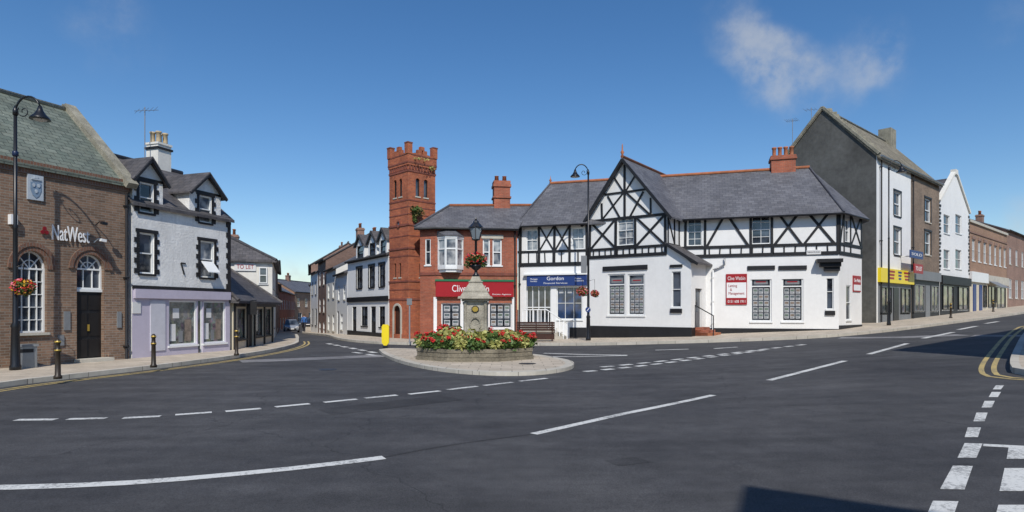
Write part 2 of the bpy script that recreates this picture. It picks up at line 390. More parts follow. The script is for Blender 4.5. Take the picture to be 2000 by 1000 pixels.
# ------------------------------------------------ ground
def gridmesh(xs,ys,dz,name,mat,skirt=False,**kw):
    mb=MB();nx=len(xs)
    mb.v=[Vector((x,y,g(x,y)+dz)) for y in ys for x in xs]
    for j in range(len(ys)-1):
        for i in range(nx-1):
            a=j*nx+i;mb.f.append([a,a+1,a+1+nx,a+nx]);mb.m.append(0);mb.s.append(True)
    o=part(mb,name,mat,None);
    for k,v in kw.items():o[k]=v
    return o
xs=[-3000,-800,-200,-80]+[-60+2*i for i in range(16)]+[-28+i for i in range(61)]+[34+2*i for i in range(20)]+[90,200,800,3000]
ys=[-600,-100,-30]+[-14+i for i in range(115)]+[104+4*i for i in range(20)]+[220,400,1000,3500]
gridmesh(xs,ys,-.03,'ground',grassm,kind='structure')
gridmesh([x for x in xs if -62<x<75],[y for y in ys if -20<y<190],0,'road',asph,kind='structure')
def resample(pts,n):
    P=[Vector((p[0],p[1])) for p in pts];d=[0]
    for a,b in zip(P,P[1:]): d.append(d[-1]+(b-a).length)
    out=[]
    for i in range(n):
        t=d[-1]*i/(n-1);j=0
        while j<len(P)-2 and d[j+1]<t:j+=1
        k=(t-d[j])/max(1e-6,d[j+1]-d[j]);out.append(P[j].lerp(P[j+1],max(0,min(1,k))))
    return out
def smoothp(pts,it=2):
    for _ in range(it):
        q=[pts[0]]
        for a,b in zip(pts,pts[1:]):
            q.append((a[0]*.75+b[0]*.25,a[1]*.75+b[1]*.25));q.append((a[0]*.25+b[0]*.75,a[1]*.25+b[1]*.75))
        q.append(pts[-1]);pts=q
    return pts
def pavement(kerb,inner,n=120,h=.12,rows=10,side=1):
    K=resample(smoothp(kerb),n);I=resample(inner,n)
    mb=MB();mk=MB()
    O=[]
    for i in range(n):
        t=(K[min(i+1,n-1)]-K[max(i-1,0)]).normalized();nn=Vector((-t.y,t.x))*side;O.append(K[i]+nn*.16)
    v3=lambda p,dz:Vector((p.x,p.y,g(p.x,p.y)+dz))
    for i in range(n-1):
        mk.face([v3(K[i],h+.004),v3(K[i+1],h+.004),v3(O[i+1],h+.004),v3(O[i],h+.004)])
        mk.face([v3(K[i],-.02),v3(K[i+1],-.02),v3(K[i+1],h+.004),v3(K[i],h+.004)])
        for j in range(rows):
            a,b=(j/rows)**1.5,((j+1)/rows)**1.5
            mb.face([v3(O[i].lerp(I[i],a),h),v3(O[i+1].lerp(I[i+1],a),h),v3(O[i+1].lerp(I[i+1],b),h),v3(O[i].lerp(I[i],b),h)])
    part(mb,'pavement',paving,None,kind='structure');part(mk,'kerb',kerbm,None,kind='structure')
kl=[(-10.6,6),(-11.0,10),G(0,757),G(150,739),G(300,722),G(430,705),G(510,692),G(560,682),G(585,673),G(583,667),(-12.2,35),(-15.5,44),(-27.9,76),(-34.6,99),(-45,135)]
il=[(-24,6),(-24,16),(-20,22),(-18,28),(-17,32),(-18,38),(-20,46),(-33,76),(-40,100),(-52,135)]
pavement(kl,il,side=1)
kr=[(-42,128),(-33,98),(-25.5,75),(-20.4,58.8),(-16.2,49.5),(-12.6,41.5),G(655,664),G(700,670),G(770,674),G(900,675),G(1060,675),G(1250,673),G(1400,669),G(1560,663),G(1650,657),G(1760,646),G(1850,634),G(1930,623),G(2000,613),(58,62)]
ir=[(-38,130),(-28,98),(-20,75),(-15,60),(-10,50),(-6,42),(-5,38),(-2,37),(2,37),(8,36),(12,36),(16,36),(20,40),(26,45),(32,50),(40,58),(54,68)]
pavement(kr,ir,side=1,n=160)
krr=[(70,46),(30,29),G(2030,632),G(1998,655),G(1978,695),G(1971,716),G(1976,730),G(1992,738),(12.2,10.2),(15,8),(20,4)]
irr=[(72,40),(36,20),(26,18),(22,16),(20,15),(19,13),(19,12),(19,10),(20,8),(22,5)]
pavement(krr,irr,side=1,n=100)
isl=smoothp([G(740,687),G(748,696),G(775,708),G(815,719),G(880,729),G(960,734.5),G(1040,734),G(1095,728),G(1122,720),G(1120,711),G(1090,704),G(1050,697),G(980,691),G(900,689),G(820,686),G(760,684),G(740,687)],2)[:-1]
def island():
    mb=MB();n=len(isl);top=[Vector((p[0],p[1],g(*p)+.1)) for p in isl]
    cx=Vector((sum(p[0] for p in isl)/n,sum(p[1] for p in isl)/n,.1))
    ins=[p+(cx-p).normalized()*.3 for p in top]
    mk=MB()
    for i in range(n):
        j=(i+1)%n
        mk.face([top[i],top[j],ins[j],ins[i]]);mk.face([top[i]-Vector((0,0,.12)),top[j]-Vector((0,0,.12)),top[j],top[i]])
        mb.face([ins[i],ins[j],cx])
    part(mk,'kerb',kerbm,None,kind='structure');part(mb,'traffic_island_pavement',paving,None,kind='structure')
island()
wm=MB();ym=MB();pm=MB()
def gz(p,dz): return Vector((p[0],p[1],g(p[0],p[1])+dz))
def stroke(mb,pts,wd,dz=.005,n=None):
    P=[Vector(p) for p in pts]
    L=sum((b-a).length for a,b in zip(P,P[1:]));n=n or max(2,int(L/.5)+1);Q=resample(P,n)
    for i in range(n-1):
        def nn(k):
            t=(Q[min(k+1,n-1)]-Q[max(k-1,0)]).normalized();return Vector((-t.y,t.x))*wd/2
        a,b=Q[i],Q[i+1];x,y=nn(i),nn(i+1)
        mb.face([gz(a-x,dz),gz(b-y,dz),gz(b+y,dz),gz(a+x,dz)])
def pix(*a): return [G(x,y) for x,y in a]
cs=[(-30,820),(70,820),(170,818),(277,815),(378,808),(475,801),(571,792),(665,783),(744,775),(829,767),(903,758),(973,750),(1041,742),(1110,735)]
for i in range(1,13):
    x,y=cs[i];hl=40-1.1*i
    sl=(cs[i+1][1]-cs[i-1][1])/(cs[i+1][0]-cs[i-1][0])
    stroke(wm,pix((x-hl,y-hl*sl),(x+hl,y+hl*sl)),.15+.02*R.random())
stroke(wm,smoothp(pix((-80,954),(0,953),(150,949),(300,941),(500,923),(640,908),(750,894)),2),.17)
stroke(wm,pix((1042,848),(1220,808),(1393,772)),.14)
stroke(wm,pix((1502,743),(1650,705)),.16);stroke(wm,pix((1697,692),(1772,671)),.17);stroke(wm,pix((1803,661),(1862,649)),.2);stroke(wm,pix((1872,644),(1908,637)),.2);stroke(wm,pix((1925,632),(1950,628)),.2)
def dashes(a,b,n,fr,wd):
    A=Vector(G(*a));B=Vector(G(*b))
    for i in range(n):
        p=A.lerp(B,i/n);q=A.lerp(B,(i+fr)/n);stroke(wm,[p,q],wd)
dashes((1142,726),(1500,683),13,.6,.24);dashes((1175,717),(1580,672),14,.6,.24)
dashes((640,671),(742,691),6,.6,.25);dashes((690,688),(745,696),2,.6,.2)
stroke(wm,pix((1062,690),(1225,694)),.22);stroke(wm,pix((1075,697),(1225,694.5)),.2,.0065);stroke(wm,pix((1280,684),(1345,682)),.2);stroke(wm,pix((1395,681),(1440,678)),.2)
stroke(pm,pix((1640,660),(1760,659),(1880,654)),.9,.004)
stroke(pm,pix((470,706),(600,701),(748,695)),1.1,.004)
stroke(pm,pix((1900,656),(2010,656)),.9,.004)
def quad(*c):
    P=[Vector(G(*q)) for q in c];wm.face([gz(p,.005) for p in P])
for x,y,w_,h_ in ((1950,757,16,8),(1943,771,18,10),(1930,790,20,13),(1915,815,22,17),(1900,845,26,19)):
    quad((x-w_/2-3,y+h_/2),(x+w_/2-3,y+h_/2),(x+w_/2+3,y-h_/2),(x-w_/2+3,y-h_/2))
quad((1870,895),(1907,895),(1919,867),(1884,866));quad((1966,897),(2010,897),(2010,874),(1970,874))
quad((1919.5,872),(2010,877),(2010,872),(1921,867.5))
quad((1836,956),(1884,957),(1900,911),(1861,910));quad((1952,960),(2015,960),(2015,915),(1962,915))
quad((1800,1030),(1855,1030),(1872,980),(1822,979));quad((1938,1030),(2020,1030),(2020,987),(1950,987))
part(wm,'road_marking',wline,None,kind='structure')
part(pm,'road_patch',asph_pale,None,kind='structure')
dp_=MB();dp_.face([gz(G(*q),.003) for q in ((620,800),(860,772),(905,781),(650,811))]);dp_.face([gz(G(*q),.003) for q in ((1180,900),(1240,893),(1275,903),(1210,911))])
stroke(dp_,smoothp(pix((750,893),(880,868),(1042,848)),2),.05,.003)
part(dp_,'road_repair',asph_dark,None,kind='structure')
def offp(pts,d):
    P=[Vector(p) for p in pts];o=[]
    for i in range(len(P)):
        t=(P[min(i+1,len(P)-1)]-P[max(i-1,0)]).normalized();o.append(P[i]+Vector((t.y,-t.x))*d)
    return [(p.x,p.y) for p in o]
kls=smoothp(kl[:10],2)
stroke(ym,offp(kls,.28),.09);stroke(ym,offp(kls,.48),.09)
krs=smoothp(krr[1:9],2);stroke(ym,offp(krs,.28),.1);stroke(ym,offp(krs,.5),.1)
part(ym,'yellow_line',yline,None,kind='structure')
mh=MB()
for px,py,r in ((1030,717,.26),(640,722,.25)):
    p=G(px,py);dz=.106 if px==1030 else .007
    mh.face([gz((p[0]+r*math.cos(a*math.pi/8),p[1]+r*math.sin(a*math.pi/8)),dz) for a in range(16)])
part(mh,'road_cover',M('iron_cover',(.035,.035,.04),.5,.3,8,.4,50),None,kind='structure')
# ------------------------------------------------ bank
def bank():
    fr=Fr((-15.4,12.83),(-12.4,19.7));L=fr.L
    rt=root('bank',fr.P(L/2,0,0),'two-storey brown brick bank with arched openings and green slate roof','bank')
    hw=fr.rect(33,490,92,650);hd=fr.rect(150,497,203,712);hw+=(.5,);hd=(hd[0],hd[1],.1,hd[3],.45)
    mb=MB(fr);sheet(mb,fr,0,L,-.3,5.85,[hw,hd],.2);body(mb,fr,0,L,-.3,5.85,5.8,(2.9,8.4))
    part(mb,'wall',bank_brick,rt)
    roof(fr,rt,0,L-.15,5.85,8.47,2.9,5.8,green_slate,ov=.12,ridgem=coping)
    c=MB(fr);c.bar(fr.P(L-.05,.3,5.66),fr.P(L-.05,-2.95,8.62),fr.u,.17,.1);c.bar(fr.P(L-.05,-2.95,8.62),fr.P(L-.05,-5.9,5.9),fr.u,.17,.1)
    part(c,'gable_coping',coping,rt)
    s=MB(fr);s.box(-.02,L+.03,0,.09,5.68,5.86);s.box(-.02,L+.02,0,.05,5.5,5.68);part(s,'cornice',bank_arch,rt)
    for a,b in ((0,hd[0]-.12),(hd[1]+.12,L)):
        s=MB(fr);s.box(a,b,0,.06,-.3,.35);part(s,'plinth',bank_brick,rt)
    for h in (hw,hd):
        a=MB(fr)
        rise=h[4];ap=arcpts(h[:4],rise);uc=(h[0]+h[1])/2;t=h[3]-rise;hwid=(h[1]-h[0])/2
        def sc_(p,k): return (uc+(p[0]-uc)*(1+k/hwid),t+(p[1]-t)*(1+k/rise))
        for p,q in zip(ap,ap[1:]):
            for k0,k1,ww in ((0.005,.13,.03),(.13,.24,.06)):
                A=[sc_(p,k0),sc_(q,k0),sc_(q,k1),sc_(p,k1)]
                a.hexa([fr.P(x[0],.0,x[1]) for x in A]+[fr.P(x[0],ww,x[1]) for x in A])
        part(a,'arch',bank_arch,rt)
    window(fr,rt,hw[:4],4,5,depth=.18,rise=.5,sillm=palestone,gl=glass,bw=.05,bb=.022,sd=.08)
    d0=(hd[0],hd[1],.1,fr.uz(175,570)[1])
    dm=MB(fr);dm.box(d0[0],d0[1],-.19,-.14,d0[2],d0[3]);o=part(dm,'door',black,rt)
    dp=MB(fr)
    uc=(d0[0]+d0[1])/2
    for a0,a1 in ((d0[0]+.05,uc-.03),(uc+.03,d0[1]-.05)):
        for z0,z1 in ((.25,.8),(.9,1.6),(1.7,d0[3]-.1)): dp.box(a0,a1,-.14,-.115,z0,z1)
    part(dp,'door_panel',M('door_black',(.02,.018,.018),.3,.2,3,0),o)
    hb=MB(fr);hb.box(uc-.02,uc+.02,-.14,-.08,1.05,1.25);part(hb,'handle',gold,o)
    tb=MB(fr);tb.box(d0[0],d0[1],-.19,-.08,d0[3],d0[3]+.08);part(tb,'door_transom',whitep,rt)
    window(fr,rt,(hd[0],hd[1],d0[3]+.08,hd[3]),3,1,depth=.18,rise=.45,sill=False,name='fanlight')
    stp=MB(fr);stp.box(hd[0]-.1,hd[1]+.1,-.1,.35,-.1,.22);part(stp,'doorstep',palestone,rt)
    r=fr.rect(52,342,83,391);o=panel(fr,rt,r,crest,0,.05,'crest_plaque')
    uc=(r[0]+r[1])/2;zc=(r[2]+r[3])/2;ww=(r[1]-r[0]);hh=r[3]-r[2]
    cm=MB(fr);pts=[(-.34,.2),(.34,.2),(.34,-.1),(.2,-.32),(0,-.42),(-.2,-.32),(-.34,-.1)]
    q=[fr.P(uc+a*ww,.055,zc+b*hh) for a,b in pts];cm.slab(q,.01,0,fr.n)
    part(cm,'shield',crestb,o)
    cm=MB(fr)
    for a,b,s_ in ((-.15,.08,.16),(.15,.08,.16),(0,-.15,.16)):
        cm.slab([fr.P(uc+(a+s_*.6*math.cos(k*1.047))*ww,.07,zc+(b+s_*.5*math.sin(k*1.047))*hh) for k in range(6)],.012,0,fr.n)
    cm.box(uc-ww*.3,uc+ww*.3,.055,.08,zc+hh*.3,zc+hh*.36);cm.box(uc-ww*.12,uc+ww*.12,.055,.085,zc+hh*.36,zc+hh*.46);part(cm,'shield_device',crest,o)
    r=fr.rect(99,443,172,472);text(fr,rt,'NatWest',(r[0],r[1],r[2],r[3]),letter,.05,.03)
    lg=MB(fr);u,z=fr.uz(85,452)
    for du,dz in ((0,.08),(-.055,-.025),(.055,-.025)):
        pts=[(u+du+.052*math.cos(math.radians(60*i+30)),z+dz+.062*math.sin(math.radians(60*i+30))) for i in range(6)]
        lg.slab([fr.P(a,.04,b) for a,b in pts],.03,0,fr.n)
    part(lg,'logo',M('dark_red_logo',(.22,.01,.015),.4,.05,1,0),rt)
    for px,py in ((186,437),(184,470)):
        l_=MB(fr);u,z=fr.uz(px,py);l_.tube([fr.P(u,0,z-.05),fr.P(u,.2,z+.05),fr.P(u,.38,z)],.015);l_.bar(fr.P(u-.07,.4,z),fr.P(u+.09,.4,z-.02),fr.n,.05,.04)
        part(l_,'spotlight',whitep if py>450 else blackm,rt)
    for rc,m in (((124,608,136,645),greyp),((228,609,236,640),greyp),((112,655,124,675),greyp)):
        panel(fr,rt,fr.rect(*rc),m,0,.04,'notice_board')
    l_=MB(fr);u,z=fr.uz(22,428);l_.box(u-.08,u+.08,0,.15,z-.15,z+.12);part(l_,'alarm_box',letter,rt)
    pipe(fr,rt,L-.1,0,5.4)
bank()
# ------------------------------------------------ white shop with dormers
def quoins(fr,par,rc,w0=0,w1=.025,mat=None,hh=.16,wa=.1,wb=.19,lint=True):
    u0,u1,z0,z1=rc;mb=MB(fr);n=max(2,int(round((z1-z0)/hh)));h=(z1-z0)/n
    for i in range(n):
        k=wa if i%2 else wb
        mb.box(u0-k,u0-.002,w0,w1,z0+i*h,z0+(i+1)*h-.004);mb.box(u1+.002,u1+k,w0,w1,z0+i*h,z0+(i+1)*h-.004)
    if lint: mb.box(u0-.14,u1+.14,w0,w1+.01,z1+.002,z1+.12)
    return part(mb,'window_surround',mat or black,par)
def shop2():
    fr=Fr((-12.33,19.8),(-11,23.8));L=fr.L
    rt=root('rendered_shop',fr.P(L/2,0,0),'rough white rendered shop with black quoins, two gabled dormers','shop')
    w1=[fr.rect(272,455,301,535),fr.rect(391,470,418,542)]
    w1=[(a,b,2.9,4.25) for a,b,_,_ in w1]
    dm=[(fr.ux(244),fr.ux(318)),(fr.ux(370),fr.ux(431))]
    dw=[(fr.ux(272),fr.ux(300),4.93,5.92),(fr.ux(389),fr.ux(413),4.93,5.92)]
    mb=MB(fr);sheet(mb,fr,0,L,2.4,4.6,w1,.12);body(mb,fr,0,L,-.2,5.3,5,(2.5,7.15))
    cur=0
    for a,b in dm:
        if a>cur: sheet(mb,fr,cur,a,4.6,5.3)
        cur=b
    sheet(mb,fr,cur,L,4.6,5.3)
    part(mb,'wall',white_rough,rt)
    rf=roof(fr,rt,0,L,5.3,7.2,2.5,5,slate_dark,ov=.15,ridgem=slate_dark)
    for i,((a,b),h) in enumerate(zip(dm,dw)):
        a=max(a,.02);d=MB(fr);uc=(a+b)/2;sheet(d,fr,a,b,4.6,6.05,[h],.1)
        d.face([fr.P(a,0,6.05),fr.P(b,0,6.05),fr.P(uc,0,6.68)])
        for u in (a,b): d.face([fr.P(u,0,4.6),fr.P(u,-1.2,4.6),fr.P(u,-1.2,6.05),fr.P(u,0,6.05)])
        o=part(d,'dormer',white_rough,rt)
        r=MB(fr);P=fr.P
        for s_,e in ((-1,a-.14),(1,b+.14)):
            r.slab([P(uc,.22,6.8),P(e,.22,5.95),P(e,-1.5,5.95),P(uc,-2.1,6.8)],.06)
        part(r,'dormer_roof',slate_dark,o)
        v=MB(fr)
        for e in (a-.12,b+.12): v.beam((uc,6.7),(e,5.88),.1,.17,.215)
        v.box(a,b,.002,.03,6.0,6.08);part(v,'bargeboard',black,o)
        window(fr,o,h,1,2,glass_cur if i else glass,depth=.08,sillm=black);quoins(fr,o,h)
    for i,h in enumerate(w1):
        o=window(fr,rt,h,1,2,glass if i==0 else glass_cur,depth=.1,sillm=black);quoins(fr,o,h)
        if i==1:
            s=MB(fr);P=fr.P;s.slab([P(h[0]+.05,.0,3.5),P(h[1]-.05,0,3.5),P(h[1]-.05,.35,3.1),P(h[0]+.05,.35,3.1)],.03);part(s,'open_sash',whitep,o)
    cur=0
    for a,bb in dm+[(L,L)]:
        if a>cur+.05:
            b=MB(fr);b.box(cur+.02,a-.02,0,.06,5.12,5.26);part(b,'gutter',black,rt)
        cur=bb
    b=MB(fr);b.box(-.0,L,.002,.05,2.4,2.5);part(b,'trim_band',black,rt)
    q=MB(fr)
    for i in range(14):
        k=.12 if i%2 else .2;q.box(L-k,L+.02,0,.03,2.5+i*.2,2.698+i*.2)
    part(q,'corner_quoins',black,rt)
    sh=fr.rect(330,592,385,686);sh2=fr.rect(398,592,441,682);zt=2.02
    sh=(sh[0],sh[1],.45,zt);sh2=(sh2[0],sh2[1],.45,zt);dr=(sh[1]+.04,sh2[0]-.04,.12,zt)
    gm=MB(fr);sheet(gm,fr,0,L,-.2,2.4,[sh,sh2,dr],.12);part(gm,'shopfront_wall',lilac,rt)
    panel(fr,rt,(.05,L-.05,2.08,2.38),lilac,.0,.1,'fascia')
    for h in (sh,sh2):
        o=window(fr,rt,h,1,1,display,depth=.1,bw=.05,name='shop_window',sillm=whitep)
        m=MB(fr);wd=h[1]-h[0]
        for k,(x0,x1,z0_,z1_) in enumerate(((.12,.3,.15,.75),(.4,.55,.1,.5),(.62,.86,.12,.9),(.2,.42,.95,1.3))):
            m.box(h[0]+wd*x0,h[0]+wd*x1,-.098,-.094,h[2]+z0_,h[2]+z1_,k%3)
        part(m,'shop_display',[notice,greyp,photob],o)
    d=MB(fr);d.box(dr[0],dr[1],-.11,-.08,dr[2],dr[3]);o=part(d,'door',display,rt)
    d=MB(fr)
    for a,b in ((dr[0],dr[0]+.05),(dr[1]-.05,dr[1])): d.box(a,b,-.078,-.05,dr[2],dr[3])
    part(d,'frame',whitep,o)
    panel(fr,rt,fr.rect(293,587,322,685),M('pale_board',(.55,.55,.6),.6,.08,4,0),0,.03,'shop_notice')
    r=fr.rect(258,590,274,612);panel(fr,rt,r,notice,0,.03,'notice_board')
    l_=MB(fr);u,z=fr.uz(356,525);l_.beam((u-.07,z+.2),(u+.07,z-.2),.04);l_.beam((u-.07,z+.2),(u+.12,z+.2),.04,0,.04);part(l_,'tie_plate',black,rt)
    ch=MB(fr)
    u0=3.1;u1=3.7;ch.box(u0,u1,-3.0,-2.4,6.2,8.1,0);ch.box(u0-.05,u1+.05,-3.05,-2.35,7.92,8.0,1);ch.box(u0-.03,u1+.03,-3.03,-2.37,8.1,8.18,0)
    o=part(ch,'chimney',[white_old,black],rf)
    for i in range(4):
        p=MB(fr);p.lathe(fr.P(u0+.15+.3*(i%2),-2.54-.3*(i//2),8.18),[(.11,0),(.09,.08),(.085,.36),(.11,.38),(.11,.44)],10);part(p,'chimney_pot',yellowpot,o)
    antenna(fr.P(2.7,-2.6,7.2),2.2,rt)
def antenna(p,h,rt,el=5):
    a=MB();p=Vector(p);a.tube([p,p+Vector((0,0,h))],.018,6)
    a.tube([p+Vector((-.4,.0,h-.15)),p+Vector((.4,.2,h-.05))],.01,5)
    for i in range(el):
        q=p+Vector((-.35+i*.7/(el-1),0.1,h-.12+i*.02));a.tube([q+Vector((.03,-.2,-.15)),q+Vector((-.03,.2,.15))],.008,4)
    part(a,'aerial',lead,rt)
shop2()
# ------------------------------------------------ generic terrace house
def house(name,label,a,b,z1,zr,wallm,roofm,wins=(),depth=6,chim=None,hole_d=.1,gl=None,fm=None,extra=None,cat='house',z0=None,ridge=True,doors=(),hl=0,hr=0,group=None,ridgem=None,surm=None,ov=.2):
    fr=Fr(a,b);L=fr.L;zg=min(g(*a),g(*b))-.2 if z0 is None else z0
    rt=root(name,fr.P(L/2,0,max(zg+.2,g(*((Vector(a)+Vector(b))/2)))),label,cat,group)
    mb=MB(fr);sheet(mb,fr,0,L,zg,z1,[w[:4] for w in wins]+[d[:4] for d in doors],hole_d)
    body(mb,fr,0,L,zg,z1,depth,(depth/2,zr-.06) if not(hl or hr) else None);part(mb,'wall',wallm,rt)
    rf=roof(fr,rt,0,L,z1,zr,depth/2,depth,roofm,ov=ov,hl=hl,hr=hr,ridgem=ridgem or roofm)
    gutter(fr,rt,0,L,z1-.12,ov+.03)
    for w in wins: window(fr,rt,w[:4],w[4] if len(w)>4 else 2,2,w[5] if len(w)>5 else gl,fm,depth=hole_d-.01,sillm=surm or palestone)
    for d in doors:
        m=MB(fr);m.box(d[0],d[1],-hole_d,-hole_d+.05,d[2],d[3]);o=part(m,'door',d[4] if len(d)>4 else black,rt)
        m=MB(fr);m.box(d[0]+.1,d[1]-.1,-hole_d+.05,-hole_d+.065,d[2]+1.1,d[3]-.15);part(m,'door_panel',glass,o)
    if chim:
        for uu,hh in chim:
            c=MB(fr);c.box(uu-.4,uu+.4,-depth/2-.3,-depth/2+.3,zr-.6,zr+hh);c.box(uu-.45,uu+.45,-depth/2-.35,-depth/2+.35,zr+hh-.2,zr+hh-.08);o=part(c,'chimney',far_brick,rf)
            for k in (-.2,.2):
                p=MB();p.lathe(fr.P(uu+k,-depth/2,zr+hh),[(.1,0),(.09,.35),(.12,.37),(.12,.42)],8);part(p,'chimney_pot',terra,o)
    return fr,rt,rf
def wrow(L,n,z0,z1,wd,c=2,off=0,gl=None):
    return [((i+.5+off)*L/n-wd/2,(i+.5+off)*L/n+wd/2,z0,z1,c)+((gl,) if gl else ()) for i in range(n)]
def leftlow():
    fr=Fr((-10.98,24.05),(-11.75,30.1));L=fr.L
    rt=root('low_shop',fr.P(L/2,0,0),'single-storey black shop with a hipped slate roof and cream windows','shop')
    hs=[(.5,1.6,.5,1.75),(3.0,4.2,.5,1.75),(4.5,5.6,.5,1.75)];dr=(1.9,2.7,.1,1.75)
    mb=MB(fr);sheet(mb,fr,0,L,-.3,2.3,hs+[dr],.12);body(mb,fr,0,L,-.3,2.3,4);part(mb,'wall',cream,rt)
    roof(fr,rt,0,L,2.3,3.6,1.6,4,slate_dark,ov=.3,hl=.6,hr=1.6,ridgem=slate_dark)
    panel(fr,rt,(0.02,L-.02,1.83,2.2),black,0,.12,'fascia')
    for h in hs: window(fr,rt,h,1,1,display,blackm,depth=.1,name='shop_window',sillm=black)
    for i,t in enumerate((.1,1.75,2.8,4.35,5.75)):
        m=MB(fr);m.box(t-.07,t+.07,0,.06,-.2,1.83);part(m,'pilaster',black,rt)
    m=MB(fr);m.box(dr[0],dr[1],-.11,-.07,dr[2],dr[3]);part(m,'door',black,rt)
    m=MB(fr);m.tube([fr.P(1.2,.1,2.05),fr.P(1.2,.55,2.1)],.02);m.box(1.18,1.22,.15,.55,1.5,2.05);part(m,'hanging_sign',black,rt)
leftlow()
fr,rt,rf=house('rendered_house','cream rendered house with hipped slate roof above the low shop',(-11.9,30.3),(-14.8,38.2),4.25,5.9,white_old,slate_dark,[(.9,1.7,2.8,3.8),(3.4,4.2,2.8,3.8),(6,6.8,2.8,3.8),(3.4,4.6,.7,2.)],6,[(6.9,.9)],doors=[(1.6,2.4,0,2)],hl=2.2,group='terraced houses along the narrow street')
fe=Fr((-17.5,28.2),(-11.9,30.3));r=fe.rect(458,505,500,519);r=(r[0],r[1],3.6,4.0);panel(fe,rt,r,notice,0,.05);text(fe,rt,'TO LET',(r[0]+.1,r[1]-.1,r[2]+.1,r[3]-.1),redsign,.05,.01)
r=fe.rect(506,512,522,545);window(fe,rt,(r[0],r[1],3.0,3.8),1,2,depth=-.03)
house('terraced_house','dark brick two-storey terraced house with slate roof',(-14.85,38.35),(-20.3,52.9),4.9,6.5,dark_brick,slate_dark,wrow(15.5,6,2.7,3.8,.8)+wrow(15.5,4,.2,1.5,1.2),6,[(1,.8),(9,.8)],group='terraced houses along the narrow street')
house('terraced_house','brown brick two-storey terraced house with slate roof',(-20.35,53.05),(-28.8,75.6),4.0,5.3,far_brick,slate,wrow(24,8,2.2,3.4,.9)+wrow(24,6,-.5,.9,1.3),6,[(4,.8),(18,.8)],group='terraced houses along the narrow street')
house('terraced_house','red brick two-storey house at the bend of the street',(-28.9,75.8),(-35.6,100),4.2,6.0,red_brick,slate,wrow(25,9,1.8,3.0,1.)+wrow(25,7,-.8,.6,1.5),6,[(5,.9),(14,.9)],group='terraced houses along the narrow street')
house('terraced_house','orange brick two-storey house at the bend of the street',(-36,101),(-34,122),4.8,6.8,orange_brick,slate,wrow(21,7,2.2,3.6,1.)+wrow(21,5,-.4,1.2,1.5),7,[(5,.9)],group='terraced houses along the narrow street')
def pub():
    a=(-10.9,40.5);b=(-7.0,34.6);fr=Fr(a,b);L=fr.L
    wx=[(697,707),(721,731),(741,751)]
    wins=[(fr.ux(x0),fr.ux(x1),3.05,4.35,1) for x0,x1 in wx]
    gw=[(fr.ux(706),fr.ux(718),.7,1.9,2),(fr.ux(741),fr.ux(752),.7,1.9,2)]
    fr,rt,rf=house('white_inn','white rendered inn with black window surrounds and slate dormers',a,b,4.95,6.6,white,slate_dark,wins+gw,6,[(.7,.5),(5.6,.9)],fm=blackm,cat='inn',doors=[(fr.ux(688),fr.ux(696),-.1,1.9),(fr.ux(724),fr.ux(734),-.1,1.9)],ov=.15,surm=black)
    for w in wins: quoins(fr,rt,w[:4],hh=.18,wa=.1,wb=.12)
    m=MB(fr);m.box(0,L,0,.08,2.2,2.5);part(m,'fascia',black,rt)
    m=MB(fr);m.box(0,L,0,.04,-.4,.35);part(m,'plinth',black,rt)
    m=MB(fr);m.box(0,L,.002,.05,4.75,4.93);part(m,'eaves_band',black,rt)
    for x0,x1 in ((694,710),(718,734),(739,754)):
        u0,u1=fr.ux(x0),fr.ux(x1);uc=(u0+u1)/2;d=MB(fr);h=(u0+.2,u1-.2,5.0,5.75)
        sheet(d,fr,u0,u1,4.8,5.85,[h],.08,w=-.05);d.face([fr.P(u0,-.05,5.85),fr.P(u1,-.05,5.85),fr.P(uc,-.05,6.4)])
        for u in (u0,u1): d.face([fr.P(u,-.05,4.8),fr.P(u,-1.2,4.8),fr.P(u,-1.2,5.85),fr.P(u,-.05,5.85)])
        o=part(d,'dormer',white,rt);r=MB(fr)
        for e in (u0-.12,u1+.12): r.slab([fr.P(uc,.1,6.48),fr.P(e,.1,5.75),fr.P(e,-1.6,5.75),fr.P(uc,-2.4,6.48)],.06)
        part(r,'dormer_roof',slate_dark,o);v=MB(fr)
        for e in (u0-.1,u1+.1): v.beam((uc,6.4),(e,5.7),.14,.05,.095)
        part(v,'bargeboard',black,o);window(fr,o,h,1,2,depth=.07,w=-.05,fm=blackm,sillm=black)
    antenna(fr.P(2,-3,6.7),1.2,rt)
pub()
gq='cottages along the narrow street'
house('white_cottage','low white rendered cottage with slate roof',(-12.9,44.8),(-10.95,40.6),4.3,5.7,white,slate_dark,wrow(4.6,2,2.4,3.4,.7)+wrow(4.6,1,.3,1.4,.9),6,group=gq,doors=[(.4,1.1,-.3,1.6)])
house('white_cottage','cream rendered cottage with tall chimney',(-15.0,49.3),(-12.95,44.9),4.9,6.5,white_old,slate,wrow(4.8,2,2.6,3.7,.7)+wrow(4.8,2,.1,1.3,.8),6,[(4,1.1)],group=gq)
house('tall_house','tall dark brick house with steep slate roof',(-17.2,54.1),(-15.1,49.5),5.9,8.0,dark_brick,slate_dark,wrow(5,2,3.8,5.0,.8,2,0,glass_cur)+wrow(5,2,1.5,2.7,.8)+wrow(5,2,-.5,.7,1.0),7,[(1,1.)],group=gq)
house('tall_house','white rendered house with black window surrounds',(-19.5,59.2),(-17.25,54.2),5.2,6.8,white,slate,wrow(5.4,2,3.1,4.3,.8)+wrow(5.4,2,.3,1.8,1.1),7,fm=blackm,surm=black,group=gq)
house('tall_house','brick house with slate roof further down the street',(-24.8,75.2),(-19.55,59.4),6.2,8.4,far_brick,slate_dark,wrow(16.6,5,4.0,5.3,.9)+wrow(16.6,5,1.3,2.7,.9),7,[(4,.9)],group=gq)
